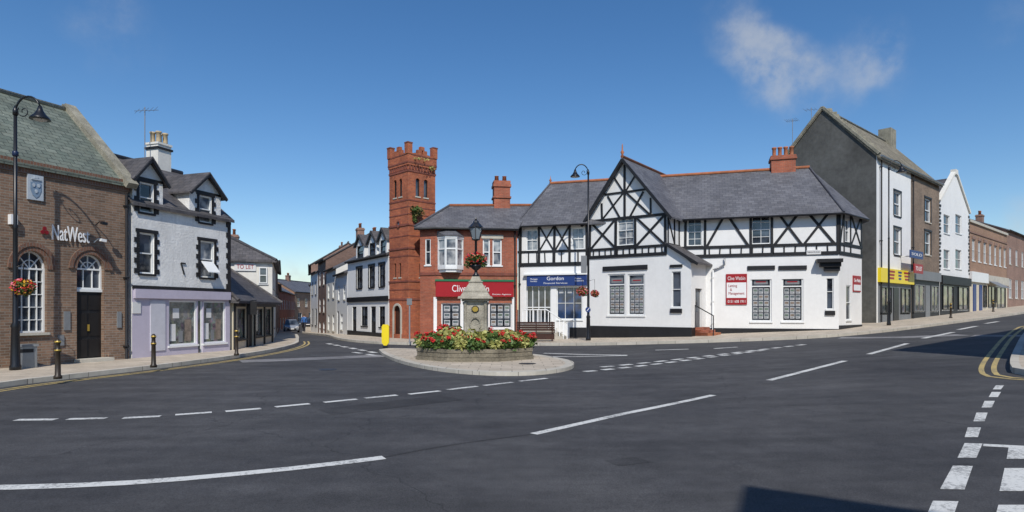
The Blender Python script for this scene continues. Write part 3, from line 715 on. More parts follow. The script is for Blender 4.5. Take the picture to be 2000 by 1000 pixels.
house('tall_house','pale house with slate roof at the end of the street',(-31.5,97.5),(-24.9,75.4),4.9,6.6,white_old,slate,wrow(23,7,2.2,3.5,.9),7,[(4,.9)],group=gq)
# ------------------------------------------------ tower
def tower():
    C=(-5.65,33.2);s=1.84;l=(C[0]-.7*s,C[1]+.714*s);r=(C[0]+.714*s,C[1]+.7*s);bk=(l[0]+.714*s,l[1]+.7*s)
    FL=Fr(l,C);FR=Fr(C,r);FB=Fr(r,bk);FK=Fr(bk,l)
    rt=root('brick_tower',(C[0],C[1]+1.3,0),'tall slender red brick tower with battlements and lancet windows','tower')
    mb=MB();Z=9.75
    S=s
    hl=[(.45,.72,7.95,8.95,.14),(.98,1.25,7.95,8.95,.14),(.5,.68,3.5,4.3,.09),(.98,1.16,3.5,4.3,.09),(.45,1.2,.05,2.0,.37)]
    hr=[(.5,.77,7.95,8.95,.14),(1.05,1.32,7.95,8.95,.14),(.75,.95,3.5,4.3,.09)]
    sheet(mb,FL,0,S,-.3,Z,hl,.14);sheet(mb,FR,0,S,-.3,Z,hr,.14);sheet(mb,FB,0,S,-.3,Z);sheet(mb,FK,0,S,-.3,Z)
    part(mb,'wall',tower_brick,rt)
    for k,(z0,z1,p,mm) in enumerate([(9.25,9.36,.03,0),(9.6,9.72,.05,1),(9.72,9.8,.07,0),(7.66,7.74,.02,0),(7.3,7.36,.015,0),(6.9,6.96,.015,0),(6.3,6.4,.035,0),(5.72,5.78,.015,0),(5.02,5.12,.035,0),(4.62,4.68,.015,0),(3.22,3.3,.03,0),(2.78,2.83,.015,0),(2.22,2.32,.03,0),(-.3,.35,.04,1)]):
        bnd=MB()
        for f in (FL,FR,FB,FK):
            bnd.fr=f
            bnd.box(-p,S+p-.001,.0,p,z0,z1)
        part(bnd,'string_course',tower_brick if mm else tower_band,rt)
    cr=MB()
    for f in (FL,FR,FB,FK):
        cr.fr=f
        cr.box(-.06,S+.059,-.14,.06,9.8,10.28,0)
        for i in range(9): cr.box(.05+i*.2,.15+i*.2,.0,.045,9.38,9.58,1)
        for c0 in (.62,.98): cr.box(c0-.02,c0+.26,-.13,.05,10.28,10.52,0)
        cr.box(-.09,.22,-.2,.09,10.2,10.78,0);cr.box(S-.22,S+.089,-.2,.091,10.2,10.779,0)
        cr.box(-.11,.24,-.22,.11,10.78,10.84,1)
        cr.box(.22,S-.22,-.15,.075,10.16,10.22,1)
    part(cr,'parapet',[tower_brick,tower_band],rt)
    cb=MB();cb.face([f.P(0,-.02,10.0) for f in (FL,FR,FB,FK)]);part(cb,'tower_roof',lead,rt)
    for f in (FL,FR):
        q=MB(f);q.box(S/2-.12,S/2+.14,-.14,.055,10.52,10.72);part(q,'merlon',tower_brick,rt)
    for f,hs in ((FL,hl[:4]),(FR,hr)):
        for h in hs: window(f,rt,h[:4],1,1,glass,black,depth=.13,bw=.025,rise=0,sill=True,sillm=palestone,sd=.03)
    h=hl[4];m=MB(FL);ap=arcpts(h[:4],.37);m.face([FL.P(h[0],-.12,h[2]),FL.P(h[1],-.12,h[2])]+[FL.P(p[0],-.12,p[1]) for p in ap[::-1]]);part(m,'door',wood,rt)
    m=MB(FL)
    pts=[(h[0],.05)]+ap+[(h[1],.05)]
    for p,q in zip(pts,pts[1:]): m.beam(p,q,.12,0,.05)
    part(m,'door_arch',palestone,rt)
    m=MB(FL);u,z=FL.uz(779,438)
    q=[(u+.15*math.cos(a*math.pi/8),z+.17*math.sin(a*math.pi/8)) for a in range(17)]
    for p,w in zip(q,q[1:]): m.beam(p,w,.07,0,.06)
    o=part(m,'round_window',tower_band,rt);m=MB(FL);m.face([FL.P(p[0],.01,p[1]) for p in q[:-1]]);part(m,'window_pane',glass,o)
    c=FR.P(.45,.14,7.15);p_=root('wall_plant',c,'green and brown shrub growing out of the brick tower','plant')
    v=MB();leaves(v,c,.36,.28,260,.07,shell=.2);leaves(v,c-Vector((0.1,0,.35)),.16,.35,120,.06);part(v,'foliage',leafg,p_)
    v=MB();leaves(v,c+Vector((.15,0,-.15)),.3,.25,110,.06);part(v,'dry_foliage',leafb,p_)
    c=FR.P(.7,.12,9.95);p_=root('wall_plant',c,'dry weeds growing along the tower parapet','plant')
    v=MB();leaves(v,c,.6,.06,110,.05);leaves(v,FR.P(1.5,.1,9.6),.2,.14,70,.05);part(v,'foliage',leafy,p_)
tower()
# ------------------------------------------------ red brick shop
def redshop():
    fr=Fr((-4.1,32.6),(.3,33.25));L=fr.L;fc=Fr((-4.95,32.85),(-4.1,32.6))
    rt=root('red_brick_shop',fr.P(L/2,0,0),'two-storey red brick shop with bay window and red fascia','shop')
    bay=fr.rect(857,466,903,520);bay=(bay[0],bay[1],4.0,5.5);w2=fr.rect(943,461,957,518);w3=fr.rect(962,461,980,518)
    w2=(w2[0],w2[1],4.1,5.55);w3=(w3[0],w3[1],4.1,5.55)
    s1=fr.rect(862,592,901,641);s2=fr.rect(955,592,1000,641);dr=fr.rect(910,590,945,668);dr=(dr[0],dr[1],.1,dr[3])
    mb=MB(fr);sheet(mb,fr,0,L,-.3,6.2,[w2,w3,s1,s2,dr],.14);body(mb,fr,0,L,-.3,6.2,4)
    h1=(.3,.62,4.1,5.5)
    mb.fr=fc;sheet(mb,fc,0,fc.L,-.3,6.2,[h1],.1)
    q0=fc.P(0,0,0);q1=fc.P(-.3,-3.5,0)
    mb.face([q1+Vector((0,0,-.3)),q0+Vector((0,0,-.3)),q0+Vector((0,0,6.2)),q1+Vector((0,0,6.2))])
    part(mb,'wall',red_brick,rt)
    window(fc,rt,h1,1,2,depth=.09)
    for h,c in ((w2,1),(w3,1)): window(fr,rt,h,c,2,glass_cur,depth=.12,bw=.07)
    m=MB(fr);m.box(w2[0]-.08,w3[1]+.08,0,.04,w2[3],w2[3]+.2);part(m,'lintel',palestone,rt)
    P=fr.P;u0,u1,z0,z1=bay;d=.5
    pl=[(u0,0),(u0+.35,d),(u1-.35,d),(u1,0)]
    def ring(b,za,zb,k=0,m=0):
        q=[(u0-k,0),(u0+.35-k*.5,d+k),(u1-.35+k*.5,d+k),(u1+k,0)]
        for (a,c),(e,f) in zip(q,q[1:]): b.face([P(a,c,za),P(e,f,za),P(e,f,zb),P(a,c,zb)],m)
        b.face([P(a,c,za) for a,c in q],m);b.face([P(a,c,zb) for a,c in q],m)
    b=MB(fr);ring(b,z0-.3,z0-.15,-.02);ring(b,z0-.15,z0,.06);o=part(b,'bay_window',whitep,rt)
    b=MB(fr);ring(b,z1,z1+.12,.08);part(b,'bay_head',whitep,o)
    gq=MB(fr)
    for (a,c),(e,f) in zip(pl,pl[1:]): gq.face([P(a,c,z0),P(e,f,z0),P(e,f,z1),P(a,c,z1)])
    part(gq,'window_pane',glass_cur,o)
    fm=MB(fr)
    for (a,c),(e,f) in zip(pl,pl[1:]):
        A=P(a,c,0);B=P(e,f,0);dv=(B-A);nn=Vector((dv.y,-dv.x,0)).normalized()*.02
        ts=[0,1] if dv.length<.8 else [0,.5,1]
        for t in ts: fm.bar(A+dv*t+nn+Vector((0,0,z0)),A+dv*t+nn+Vector((0,0,z1)),dv,.045,.03)
        for zz in (z0+.04,z0+(z1-z0)*.62,z1-.04): fm.bar(A+nn*1.2+Vector((0,0,zz)),B+nn*1.2+Vector((0,0,zz)),(0,0,1),.04,.02)
    part(fm,'frame',whitep,o)
    br_=MB(fr);br_.slab([P(u0-.1,0,z1+.4),P(u0-.1,0,z1+.13),P(u0+.28,d+.13,z1+.13),P(u0+.4,0,z1+.55)],.03);br_.slab([P(u0+.28,d+.13,z1+.13),P(u1-.28,d+.13,z1+.13),P(u1-.4,0,z1+.55),P(u0+.4,0,z1+.55)],.03);br_.slab([P(u1-.28,d+.13,z1+.13),P(u1+.1,0,z1+.13),P(u1-.4,0,z1+.55)],.03)
    part(br_,'bay_roof',slate,o)
    for za,zb,pp in ((3.55,3.7,.05),(6.05,6.2,.07),(5.85,5.95,.03)):
        m=MB(fr);m.box(0,L,0,pp,za,zb);m.fr=fc;m.box(0,fc.L,0,pp,za+.001,zb-.001);part(m,'string_course',tower_band,rt)
    r=MB(fr);e=.28;ze=6.12
    A=fc.P(-.2,e,ze);B=fr.P(-.02,e,ze);Cc=fr.P(L+.0,e,ze);D=fr.P(L+1.2,-2.1,7.75);E=fr.P(.85,-2.1,7.62);K=fc.P(-.3,-3.2,ze)
    r.slab([B,Cc,D,E],.1);r.slab([A,B,E],.1);r.slab([K,A,E],.1);r.slab([E,D,fr.P(L+1,-4.4,6.2),fr.P(0,-4.4,6.2)],.1)
    rf=part(r,'roof',slate,rt)
    up=Vector((0,0,.03));t=MB();t.tube([E+up,D+up],.09);part(t,'ridge_tiles',terra,rf);t=MB();t.tube([A+up,E+up],.07);part(t,'hip_tiles',slate,rf)
    g_=MB();g_.tube([A-Vector((0,0,.1)),B-Vector((0,0,.1)),Cc-Vector((0,0,.1))],.06);part(g_,'gutter',black,rt)
    c=MB(fr);ua=fr.ux(962,-2.1);ub=fr.ux(997,-2.1);c.box(ua+.06,ub-.06,-2.6,-1.8,7.0,8.75);c.box(ua,ub,-2.66,-1.74,8.75,8.9);c.box(ua+.04,ub-.04,-2.62,-1.78,8.9,9.1);c.box(ua,ub,-2.665,-1.735,8.1,8.2);o=part(c,'chimney',red_brick,rf)
    for i in range(2):
        p=MB();p.lathe(fr.P(ua+.25+.45*i,-2.2,9.1),[(.13,0),(.11,.3),(.14,.32)],8);part(p,'chimney_pot',terra,o)
    fa=fr.rect(845,549,1003,581,.2);fa=(max(fa[0],.02),min(fa[1],L-.1),2.4,3.22)
    panel(fr,rt,fa,redsign,0,.2,'fascia');m=MB(fr);m.box(fa[0]-.03,fa[1]+.03,0,.24,3.22,3.32);part(m,'fascia_cornice',greenp,rt)
    text(fr,rt,'Clive Watkin',(fr.ux(883,.2),fr.ux(955,.2),2.66,3.02),letter,.2)
    text(fr,rt,'Estate Agents',(fr.ux(962,.2),fr.ux(998,.2),2.48,2.57),letter,.2)
    for s_,c in ((s1,2),(s2,3)):
        o=window(fr,rt,s_,1,1,glass,whitep,depth=.12,bw=.06,name='shop_window',sillm=whitep);posters(fr,o,(s_[0]+.08,s_[1]-.08,s_[2]+.1,s_[3]-.1),c,3,-.115,PM,.3)
    for x in (850,903,951,1003):
        u=fr.ux(x);m=MB(fr);m.box(u-.09,u+.09,0,.08,-.2,2.38);part(m,'pilaster',white,rt)
    m=MB(fr);m.box(dr[0],dr[1],-.13,-.08,dr[2],dr[3]);o=part(m,'door',whitep,rt);m=MB(fr);m.box(dr[0]+.12,dr[1]-.12,-.08,-.06,.9,dr[3]-.15);part(m,'window_pane',glass,o)
    pipe(fr,rt,L-.15,0,6.0,.09)
redshop()
# ------------------------------------------------ timbered building
def timbered():
    A=(.34,33.8);B=(15.6,29.13);fm_=Fr(A,B);L=fm_.L
    rt=root('timber_framed_building',(8,30.5,g(8,30.5)),'long white building with black timber framing and grey slate roof','building')
    O2=(4.1,32.65);f2=Fr(O2,(O2[0]+.8,O2[1]-.6));W2=4.41;W2b=5.62
    fc=Fr(B,(17.8,31.06));EZ=6.5
    fret_u=Fr((f2.P(W2,0,0).x,f2.P(W2,0,0).y),(8.59,31.28));fret_l=Fr((f2.P(W2b,0,0).x,f2.P(W2b,0,0).y),(9.82,30.9))
    t2=fm_.ux(1150);t3=9.9;t3u=fm_.ux(1327)
    d1w=[fm_.rect(1028,446,1050,490),fm_.rect(1117,441,1141,486)]
    d1w=[(a,b,4.95,6.1) for a,b,_,_ in d1w]
    d1g=[fm_.rect(1087,560,1137,624),fm_.rect(1028,560,1076,624)]
    d1g=[(a,b,c,d) for a,b,c,d in d1g];d1g[1]=(d1g[1][0],d1g[1][1],.9,d1g[1][3])
    w2u=[f2.rect(1206,420,1238,479)];w2g=[f2.rect(1187,535,1221,616),f2.rect(1226,535,1259,616)]
    w2s=f2.rect(1312,530,1330,600)
    w3u=[fm_.rect(1343,422,1371,478),fm_.rect(1468,418,1505,475)];w3g=[fm_.rect(1466,535,1507,628),fm_.rect(1527,535,1569,628)]
    w3s=fm_.rect(1614,535,1628,604)
    w3u=[(a,b,4.95,6.38) for a,b,_,_ in w3u]
    mb=MB(fm_)
    sheet(mb,fm_,0,t2+.3,-.4,EZ,d1w+d1g,.14)
    sheet(mb,fm_,t3u,L,3.2,EZ,w3u,.12);sheet(mb,fm_,t3,L,-.4,3.2,w3g+[w3s],.12)
    sheet(mb,fm_,t3-.6,t3,-.4,3.2)
    sheet(mb,f2,0,W2,3.95,EZ,w2u,.12);sheet(mb,f2,0,W2b,-.4,3.95,w2g+[w2s],.12)
    ap=2.12;az=9.35
    mb.face([f2.P(0,0,EZ),f2.P(W2,0,EZ),f2.P(ap,0,az)])
    mb.face([f2.P(0,0,-.4),f2.P(0,-3,-.4),f2.P(0,-3,EZ),f2.P(0,0,EZ)])
    sheet(mb,fret_u,0,fret_u.L+.3,3.9,EZ)
    hd=(.55,1.5,.55,2.75)
    sheet(mb,fret_l,0,fret_l.L,-.4,3.95,[hd],.2)
    hc=[(.8,1.25,5.0,6.1)]
    sheet(mb,fc,0,fc.L,-.2,EZ,hc+[( .9,1.5,1.2,2.9)],.1)
    q=[fc.P(fc.L,0,0),fm_.P(L+1,-7,0),fm_.P(0,-7,0),fm_.P(0,0,0)]
    for a,b in zip(q,q[1:]): mb.face([a+Vector((0,0,-.4)),b+Vector((0,0,-.4)),b+Vector((0,0,EZ)),a+Vector((0,0,EZ))])
    part(mb,'wall',white,rt)
    RZ=9.25;P=fm_.P;ov=.35;ze=EZ-.2
    e0=P(-.1,ov,ze);e1=P(L+.15,ov,ze);e2=fc.P(fc.L+.2,.3,ze);r0=P(1.05,-3.3,RZ);r1=P(15.2,-3.3,RZ);e3=P(L+1.5,-6.9,ze);e4=P(-.1,-6.9,ze)
    rb=MB(fm_)
    rb.slab([e0,e1,r1,r0],.1);rb.slab([e1,e2,r1],.1);rb.slab([e2,e3,r1],.1);rb.slab([e3,e4,r0,r1],.1);rb.slab([e4,e0,r0],.1)
    rf=part(rb,'roof',slate,rt)
    up=Vector((0,0,.05));t=MB();t.tube([r0+up,r1+up],.085);part(t,'ridge_tiles',terra,rf)
    t=MB();t.tube([e1+up*.4,r1+up],.05);part(t,'hip_tiles',slate,rf);t=MB();t.tube([e0+up*.4,r0+up],.05);part(t,'hip_tiles',slate,rf)
    gr=MB(f2);o2=.32;Q=f2.P;AZ=az+.14
    sl=(az-EZ)/ap;sr=(az-EZ)/(W2-ap)
    l0=Q(-.25,o2,EZ-.25*sl+.1);l1=Q(-.25,-1.2,EZ-.25*sl+.1)
    rr0=Q(W2+.3,o2,EZ-.3*sr+.12);rr1=Q(W2+.3,-1.75,EZ-.3*sr+.12)
    gr.slab([Q(ap,o2,AZ),rr0,rr1,Q(ap,-6.0,AZ)],.09);gr.slab([l0,Q(ap,o2,AZ),Q(ap,-4.4,AZ),l1],.09)
    g2=part(gr,'gable_roof',slate,rt)
    t=MB();t.tube([Q(ap,o2,AZ+.03),Q(ap,-6.,AZ+.03)],.085)
    part(t,'ridge_tiles',terra,g2)
    t=MB();t.tube([rr1+up,Q(ap,-5.9,AZ)+up],.035);part(t,'valley_flashing',M('lead_flashing',(.5,.5,.5),.5,.1),g2)
    t=MB();c=Q(ap,o2-.05,AZ);t.lathe(c,[(.07,0),(.05,.15),(.1,.25),(.04,.35),(.03,.6),(.005,.7)],8);part(t,'finial',terra,g2)
    t=MB();t.lathe(r0,[(.08,0),(.05,.15),(.09,.22),(.03,.3),(.005,.5)],8);part(t,'finial',terra,rf)
    bb=MB(f2)
    bb.beam((ap,AZ-.11),(-.28,EZ-.28*sl+.02),.14,o2-.05,o2+.01);bb.beam((ap,AZ-.115),(W2+.33,EZ-.33*sr+.03),.14,o2-.05,o2+.013);part(bb,'bargeboard',black,rt)
    gu=MB();gu.tube([P(0,ov+.05,ze-.06),P(t2,ov+.05,ze-.06)],.05);part(gu,'gutter',black,rt)
    gu=MB();gu.tube([P(t3u+.1,ov+.05,ze-.06),P(L+.15,ov+.05,ze-.06),fc.P(fc.L,.32,ze-.06)],.05);part(gu,'gutter',black,rt)
    tb=MB(fm_);cnt=[0]
    def bm(fr,a,b,wd=.15,px=True):
        tb.fr=fr;cnt[0]=(cnt[0]+1)%9
        if px:a=fr.uz(*a);b=fr.uz(*b)
        j=lambda:(R.random()-.5)*.035
        tb.beam((a[0]+j(),a[1]+j()*.5),(b[0]+j(),b[1]+j()*.5),wd*.88*(.93+.14*R.random()),0,.03+.0022*cnt[0])
    def H_(fr,u0,u1,z,wd=.15): bm(fr,(u0,z),(u1,z),wd,False)
    def V_(fr,u,z0,z1,wd=.14): bm(fr,(u,z0),(u,z1),wd,False)
    zt=6.3;zm=4.88;zl=4.2
    u=[fm_.ux(x) for x in (1017,1053,1083,1113,1146)]
    H_(fm_,0,t2,zt+.02,.16);H_(fm_,0,t2,zm);H_(fm_,0,t2,zl-.02,.22)
    for x in u: V_(fm_,x,zl,zt)
    for i in range(9): V_(fm_,.15+i*.46,zl,zm,.07)
    for a,b in ((u[1],u[2]),(u[2],u[3])):
        bm(fm_,(a,zm),(b,zt),.1,False);bm(fm_,(a,zt),(b,zm),.1,False)
    hz1=6.42;hb=4.88;hl_=4.5
    ug=[.08,f2.ux(1203),f2.ux(1241),W2-.08]
    H_(f2,0,W2,hz1);H_(f2,0,W2,hb);H_(f2,0,W2,hl_-.02,.2)
    for x in ug: V_(f2,x,hl_,hz1)
    for i in range(12): V_(f2,.3+i*.35,hl_,hb,.07)
    for a,b in ((ug[0],ug[1]),(ug[2],ug[3])):
        bm(f2,(a,hb),(b,hz1),.12,False);bm(f2,(a,hz1),(b,hb),.12,False)
    V_(f2,ap,hz1,az-.2,.14)
    zc=7.75;kk=(az-zc)/(az-EZ);H_(f2,ap-ap*kk+.05,ap+(W2-ap)*kk-.05,zc,.12)
    for sx,ed in ((-1,ap),(1,W2-ap)):
        bm(f2,(ap+sx*ed*.62,hz1),(ap+sx*.05,zc),.11,False)
        bm(f2,(ap+sx*ed*.12,hz1),(ap+sx*ed*.46,zc-.1),.11,False)
        bm(f2,(ap+sx*.05,zc),(ap+sx*ed*.27,zc+.8),.09,False)
        V_(f2,ap+sx*ed*.62,hz1,7.3,.11)
    for x in (.1,.9,1.5): V_(fret_u,x,4.6,EZ-.2,.13)
    H_(fret_u,0,1.6,4.95,.12);bm(fret_u,(.1,EZ-.3),(.9,5),.1,False)
    zb=4.86;zlo=4.42
    H_(fm_,t3u,L,6.42,.12);H_(fm_,t3u,L,zb);H_(fm_,t3u+.2,L,zlo,.18)
    def uu(x): return fm_.ux(x)
    for x in (1339,1377,1466,1508,1636): V_(fm_,uu(x),zlo,6.4)
    for a,b in (((1380,0),(1414,1)),((1422,1),(1462,0)),((1512,0),(1560,1)),((1520,1),(1566,0)),((1570,0),(1620,1)),((1578,1),(1630,0))):
        bm(fm_,(uu(a[0]),zb if a[1]==0 else 6.4),(uu(b[0]),zb if b[1]==0 else 6.4),.13,False)
    for x in range(1385,1636,21): V_(fm_,uu(x),zlo,zb,.07)
    H_(fc,0,fc.L,6.42,.12);H_(fc,0,fc.L,zb);H_(fc,0,fc.L,zlo,.18)
    for x in (.1,.62,1.42,fc.L-.1): V_(fc,x,zlo,6.4,.13)
    a,b=1.45,2.8;bm(fc,(a,zb),(b,6.4),.11,False);bm(fc,(a,6.4),(b,zb),.11,False)
    bm(fc,(.12,zb),(.6,6.4),.1,False)
    part(tb,'timber_frame',black,rt)
    def lint(f,a,b,c,d,w=.06):
        ll=MB(f);ll.box(a,b,0,w,c,d);part(ll,'lintel',black,rt)
    r=f2.rect(1178,519,1265,528);lint(f2,r[0],r[1],r[2],r[3])
    for h in w3g: lint(fm_,h[0]-.15,h[1]+.15,h[3]+.2,h[3]+.4)
    for f,h in ((f2,w2s),(fm_,w3s)):
        lint(f,h[0]-.08,h[1]+.08,h[3]+.2,h[3]+.33);lint(f,h[0]-.06,h[1]+.06,h[2]-.28,h[2]-.08,.07)
    for f,a,b,z0_,z1_,w_ in ((f2,-.02,W2b+.03,-.4,.85,.035),(fm_,t3+.02,L,-.4,.78,.03),(fm_,2.9,t2,-.4,.75,.03),(fc,0,fc.L,-.2,.95,.03),(fret_l,.02,.5,-.4,.84,.02)):
        pl=MB(f);pl.box(a,b,0,w_,z0_,z1_);part(pl,'plinth',black,rt)
    for h in d1w: window(fm_,rt,h,2,2,glass_cur,depth=.1,sillm=black)
    for h in w2u: window(f2,rt,h,2,4,glass_cur,depth=.1,sillm=black)
    for h in w3u: window(fm_,rt,h,2,4,glass,depth=.1,sillm=black)
    window(fc,rt,hc[0],1,2,depth=.08,sillm=black);window(fc,rt,(.9,1.5,1.2,2.9),1,2,depth=.08)
    for f,hs in ((f2,w2g),(fm_,w3g)):
        for h in hs:
            o=window(f,rt,h,1,1,glass,depth=.1,bw=.07,name='display_window')
            m=MB(f);z=h[3]-(h[3]-h[2])*.26;m.box(h[0]+.07,h[1]-.07,-.097,-.04,z-.03,z+.03);part(m,'window_bar',whitep,o)
            posters(f,o,(h[0]+.1,h[1]-.1,h[2]+.12,z-.08),3,5,-.096,PM,.2)
            m=MB(f);m.box(h[0]+.16,h[1]-.16,-.096,-.092,z+.1,h[3]-.22,0);m.box(h[0]+.25,h[1]-.25,-.091,-.089,z+.2,z+.25,1);part(m,'poster',[greyp,redsign],o)
    window(f2,rt,w2s,1,2,depth=.1,bw=.04);window(fm_,rt,w3s,1,2,depth=.1,bw=.04)
    o=window(fm_,rt,d1g[0],3,2,glass_blue,depth=.13,bw=.05,rail=False,name='display_window')
    h=d1g[0];m=MB(fm_)
    for k in range(3):
        x0=h[0]+(h[1]-h[0])*(k+.25)/3;x1=h[0]+(h[1]-h[0])*(k+.75)/3;m.box(x0,x1,-.128,-.124,h[3]-.35,h[3]-.15)
    part(m,'poster',paper,o)
    h=d1g[1];m=MB(fm_);m.box(h[0],h[1],-.14,-.1,h[2],h[3]);o=part(m,'entrance_door',glass,rt,'glazed white-framed entrance door')
    m=MB(fm_);n_=4
    for i in range(n_+1):
        x=h[0]+(h[1]-h[0])*i/n_;x=min(max(x,h[0]+.03),h[1]-.03);m.box(x-.022,x+.022,-.1,-.06,h[2],h[3])
    m.box(h[0],h[1],-.1,-.058,h[2]+.9,h[2]+.96);part(m,'frame',whitep,o)
    fa=fm_.rect(1029,535,1146,556,.15);fa=(fa[0],fa[1],3.0,3.58);panel(fm_,rt,fa,bluesign,0,.15,'fascia')
    text(fm_,rt,'Gordon',(fm_.ux(1068,.15),fm_.ux(1101,.15),3.3,3.5),letter,.15);text(fm_,rt,'Financial Services',(fm_.ux(1062,.15),fm_.ux(1108,.15),3.1,3.19),letter,.15)
    text(fm_,rt,'Mortgages\nInsurance',(fm_.ux(1036,.15),fm_.ux(1050,.15),3.22,3.42),letter,.15);text(fm_,rt,'Pensions\nInvestments',(fm_.ux(1123,.15),fm_.ux(1140,.15),3.22,3.42),letter,.15)
    m=MB(fm_);m.box(.35,t2-.12,0,.22,3.58,3.66);part(m,'fascia_cornice',whitep,rt)
    r=fm_.rect(1418,535,1459,595,.05);o=panel(fm_,rt,r,redsign,0,.05,'sign_board');m=MB(fm_);hh=r[3]-r[2]
    m.box(r[0]+.03,r[1]-.03,.05,.056,r[2]+hh*.22,r[3]-hh*.28);part(m,'sign_panel',letter,o)
    text(fm_,rt,'Clive Watkin',(r[0]+.08,r[1]-.08,r[3]-hh*.2,r[3]-hh*.08),letter,.051);text(fm_,rt,'Letting\n  &\nManagement',(r[0]+.12,r[1]-.12,r[2]+hh*.3,r[3]-hh*.34),redsign,.057);text(fm_,rt,'0151 608 1911',(r[0]+.08,r[1]-.08,r[2]+hh*.06,r[2]+hh*.15),letter,.051)
    rc=(1.7,2.7,2.6,3.4);o=panel(fc,rt,rc,redsign,0,.04,'sign_board');text(fc,rt,'Clive Watkin',(1.78,2.62,3.08,3.25),letter,.04);m=MB(fc);m.box(1.75,2.65,.04,.046,2.66,2.95);part(m,'sign_panel',letter,o)
    r=fm_.rect(1575,488,1603,497);panel(fm_,rt,r,notice,0,.02+.03,'street_name_plate');text(fm_,rt,'PARKGATE ROAD',(r[0]+.04,r[1]-.04,r[2]+.07,r[3]-.07),black,.05,.004)
    m=MB(fm_);a0=uu(1593);m.box(a0,L+.1,0,.45,3.95,4.12);m.box(a0+.15,L+.05,0,.3,3.75,3.95);m.box(a0+.35,L+.02,0,.2,3.55,3.75);part(m,'corner_corbel',black,rt)
    pr=MB(f2)
    pr.slab([f2.P(W2-.02,.18,5.0),f2.P(W2b+.35,.18,3.98),fret_l.P(fret_l.L+.1,.3,3.98),fret_u.P(fret_u.L+.1,-.02,5.0)],.09)
    part(pr,'porch_roof',slate_dark,rt)
    m=MB(f2);m.face([f2.P(W2,-.001,3.95),f2.P(W2b,-.001,3.95),f2.P(W2,-.001,4.95)]);part(m,'porch_gable',white,rt)
    m=MB(f2);m.beam((W2+.0,4.92),(W2b+.38,3.86),.13,.14,.2);part(m,'porch_bargeboard',black,rt)
    m=MB(fret_l);m.box(hd[0],hd[1],-.19,-.13,hd[2],hd[3]);o=part(m,'door',M('grey_door',(.12,.12,.13),.5),rt);m=MB(fret_l);m.box(hd[0]+.15,hd[1]-.15,-.13,-.12,1.6,2.6);part(m,'window_pane',glass,o)
    for i in range(3):
        m=MB(fret_l);gz0=g(9.6,30.6);m.box(.5,1.6,0,.9-.28*i,-.3,gz0+.12+.13*(i+1));part(m,'step',terra if i==0 else red_brick,rt)
    m=MB(fret_l);p0=fret_l.P(.5,.9,g(9.2,30));m.tube([p0,p0+Vector((0,0,1.1))],.025);p1=fret_l.P(.5,0,g(9.2,30)+.5);m.tube([p1,p1+Vector((0,0,1.1))],.025);m.tube([p0+Vector((0,0,1.1)),p1+Vector((0,0,1.1))],.025);part(m,'handrail',blackm,rt)
    c=MB(fm_);u0,u1=13.3,14.5
    c.box(u0,u1,-3.9,-3.05,8.6,9.75);c.box(u0-.06,u1+.06,-3.96,-2.99,9.75,9.88);c.box(u0-.03,u1+.03,-3.93,-3.02,9.88,9.98);o=part(c,'chimney',red_brick,rf)
    for i in range(4):
        p=MB();p.lathe(fm_.P(u0+.18+.29*i,-3.45,9.98),[(.12,0),(.1,.12),(.1,.42),(.13,.45),(.13,.52)],8);part(p,'chimney_pot',terra,o)
    pipe(fm_,rt,t3+.35,.5,3.7,.1,whitep);pipe(fm_,rt,.1,0,6.2,.09)
    m=MB(fm_);m.tube([P(t3+.35,.1,3.7),P(t3+.9,.1,3.95),P(t3+.9,.1,4.3)],.04);part(m,'drainpipe',lead,rt)
timbered()
def railing():
    fm_=Fr((.34,33.8),(15.6,29.13))
    rt=root('entrance_steps',fm_.P(1.6,.6,.12),'pale entrance steps with white railings before the blue-signed office','steps')
    for i in range(4):
        m=MB(fm_);m.box(.55,1.9+.3*(3-i),.02,1.2,-.1 if i==0 else .12+.19*i+.001,.12+.19*(i+1));part(m,'step',palestone,rt)
    m=MB(fm_)
    for i in range(13):
        u=.6+i*.2;z=.85 if i<7 else .85-.12*(i-6);m.tube([fm_.P(u,1.15,z-.1),fm_.P(u,1.15,z+.85)],.022,6)
    m.tube([fm_.P(.6,1.15,1.7),fm_.P(1.9,1.15,1.7),fm_.P(3.0,1.15,1.0)],.03,6);m.tube([fm_.P(.6,1.15,.95),fm_.P(1.9,1.15,.95),fm_.P(3.0,1.15,.3)],.025,6)
    part(m,'railing',whitep,rt)
railing()
def bench():
    p=G(1048,672);fr=Fr((p[0]-1,p[1]+.1),(p[0]+.9,p[1]))
    z=g(*p)+.12;rt=root('park_bench',fr.P(.95,-.2,z),'dark brown wooden bench on the pavement by the steps','bench')
    L=1.9
    m=MB(fr)
    for i in range(4): m.box(0,L,-.1-.11*i,-.005-.11*i,z+.43,z+.47)
    part(m,'seat',wood,rt);m=MB(fr)
    for i in range(4): m.box(0,L,-.5,-.47,z+.51+.115*i,z+.61+.115*i)
    for k in (.12,L/2,L-.16): m.box(k,k+.05,-.53,-.5,z+.4,z+.97)
    part(m,'backrest',wood,rt)
    for u in (.1,L-.16):
        m=MB(fr);m.box(u,u+.06,-.08,-.02,z,z+.65);m.box(u,u+.06,-.53,-.47,z,z+.95);m.box(u,u+.06,-.47,-.02,z+.36,z+.43);m.box(u-.01,u+.07,-.5,.0,z+.65,z+.69);part(m,'leg',wood,rt)
    m=MB(fr);m.box(.02,L-.02,-.46,-.05,z+.1,z+.4);part(m,'bench_panel',wood,rt)
bench()
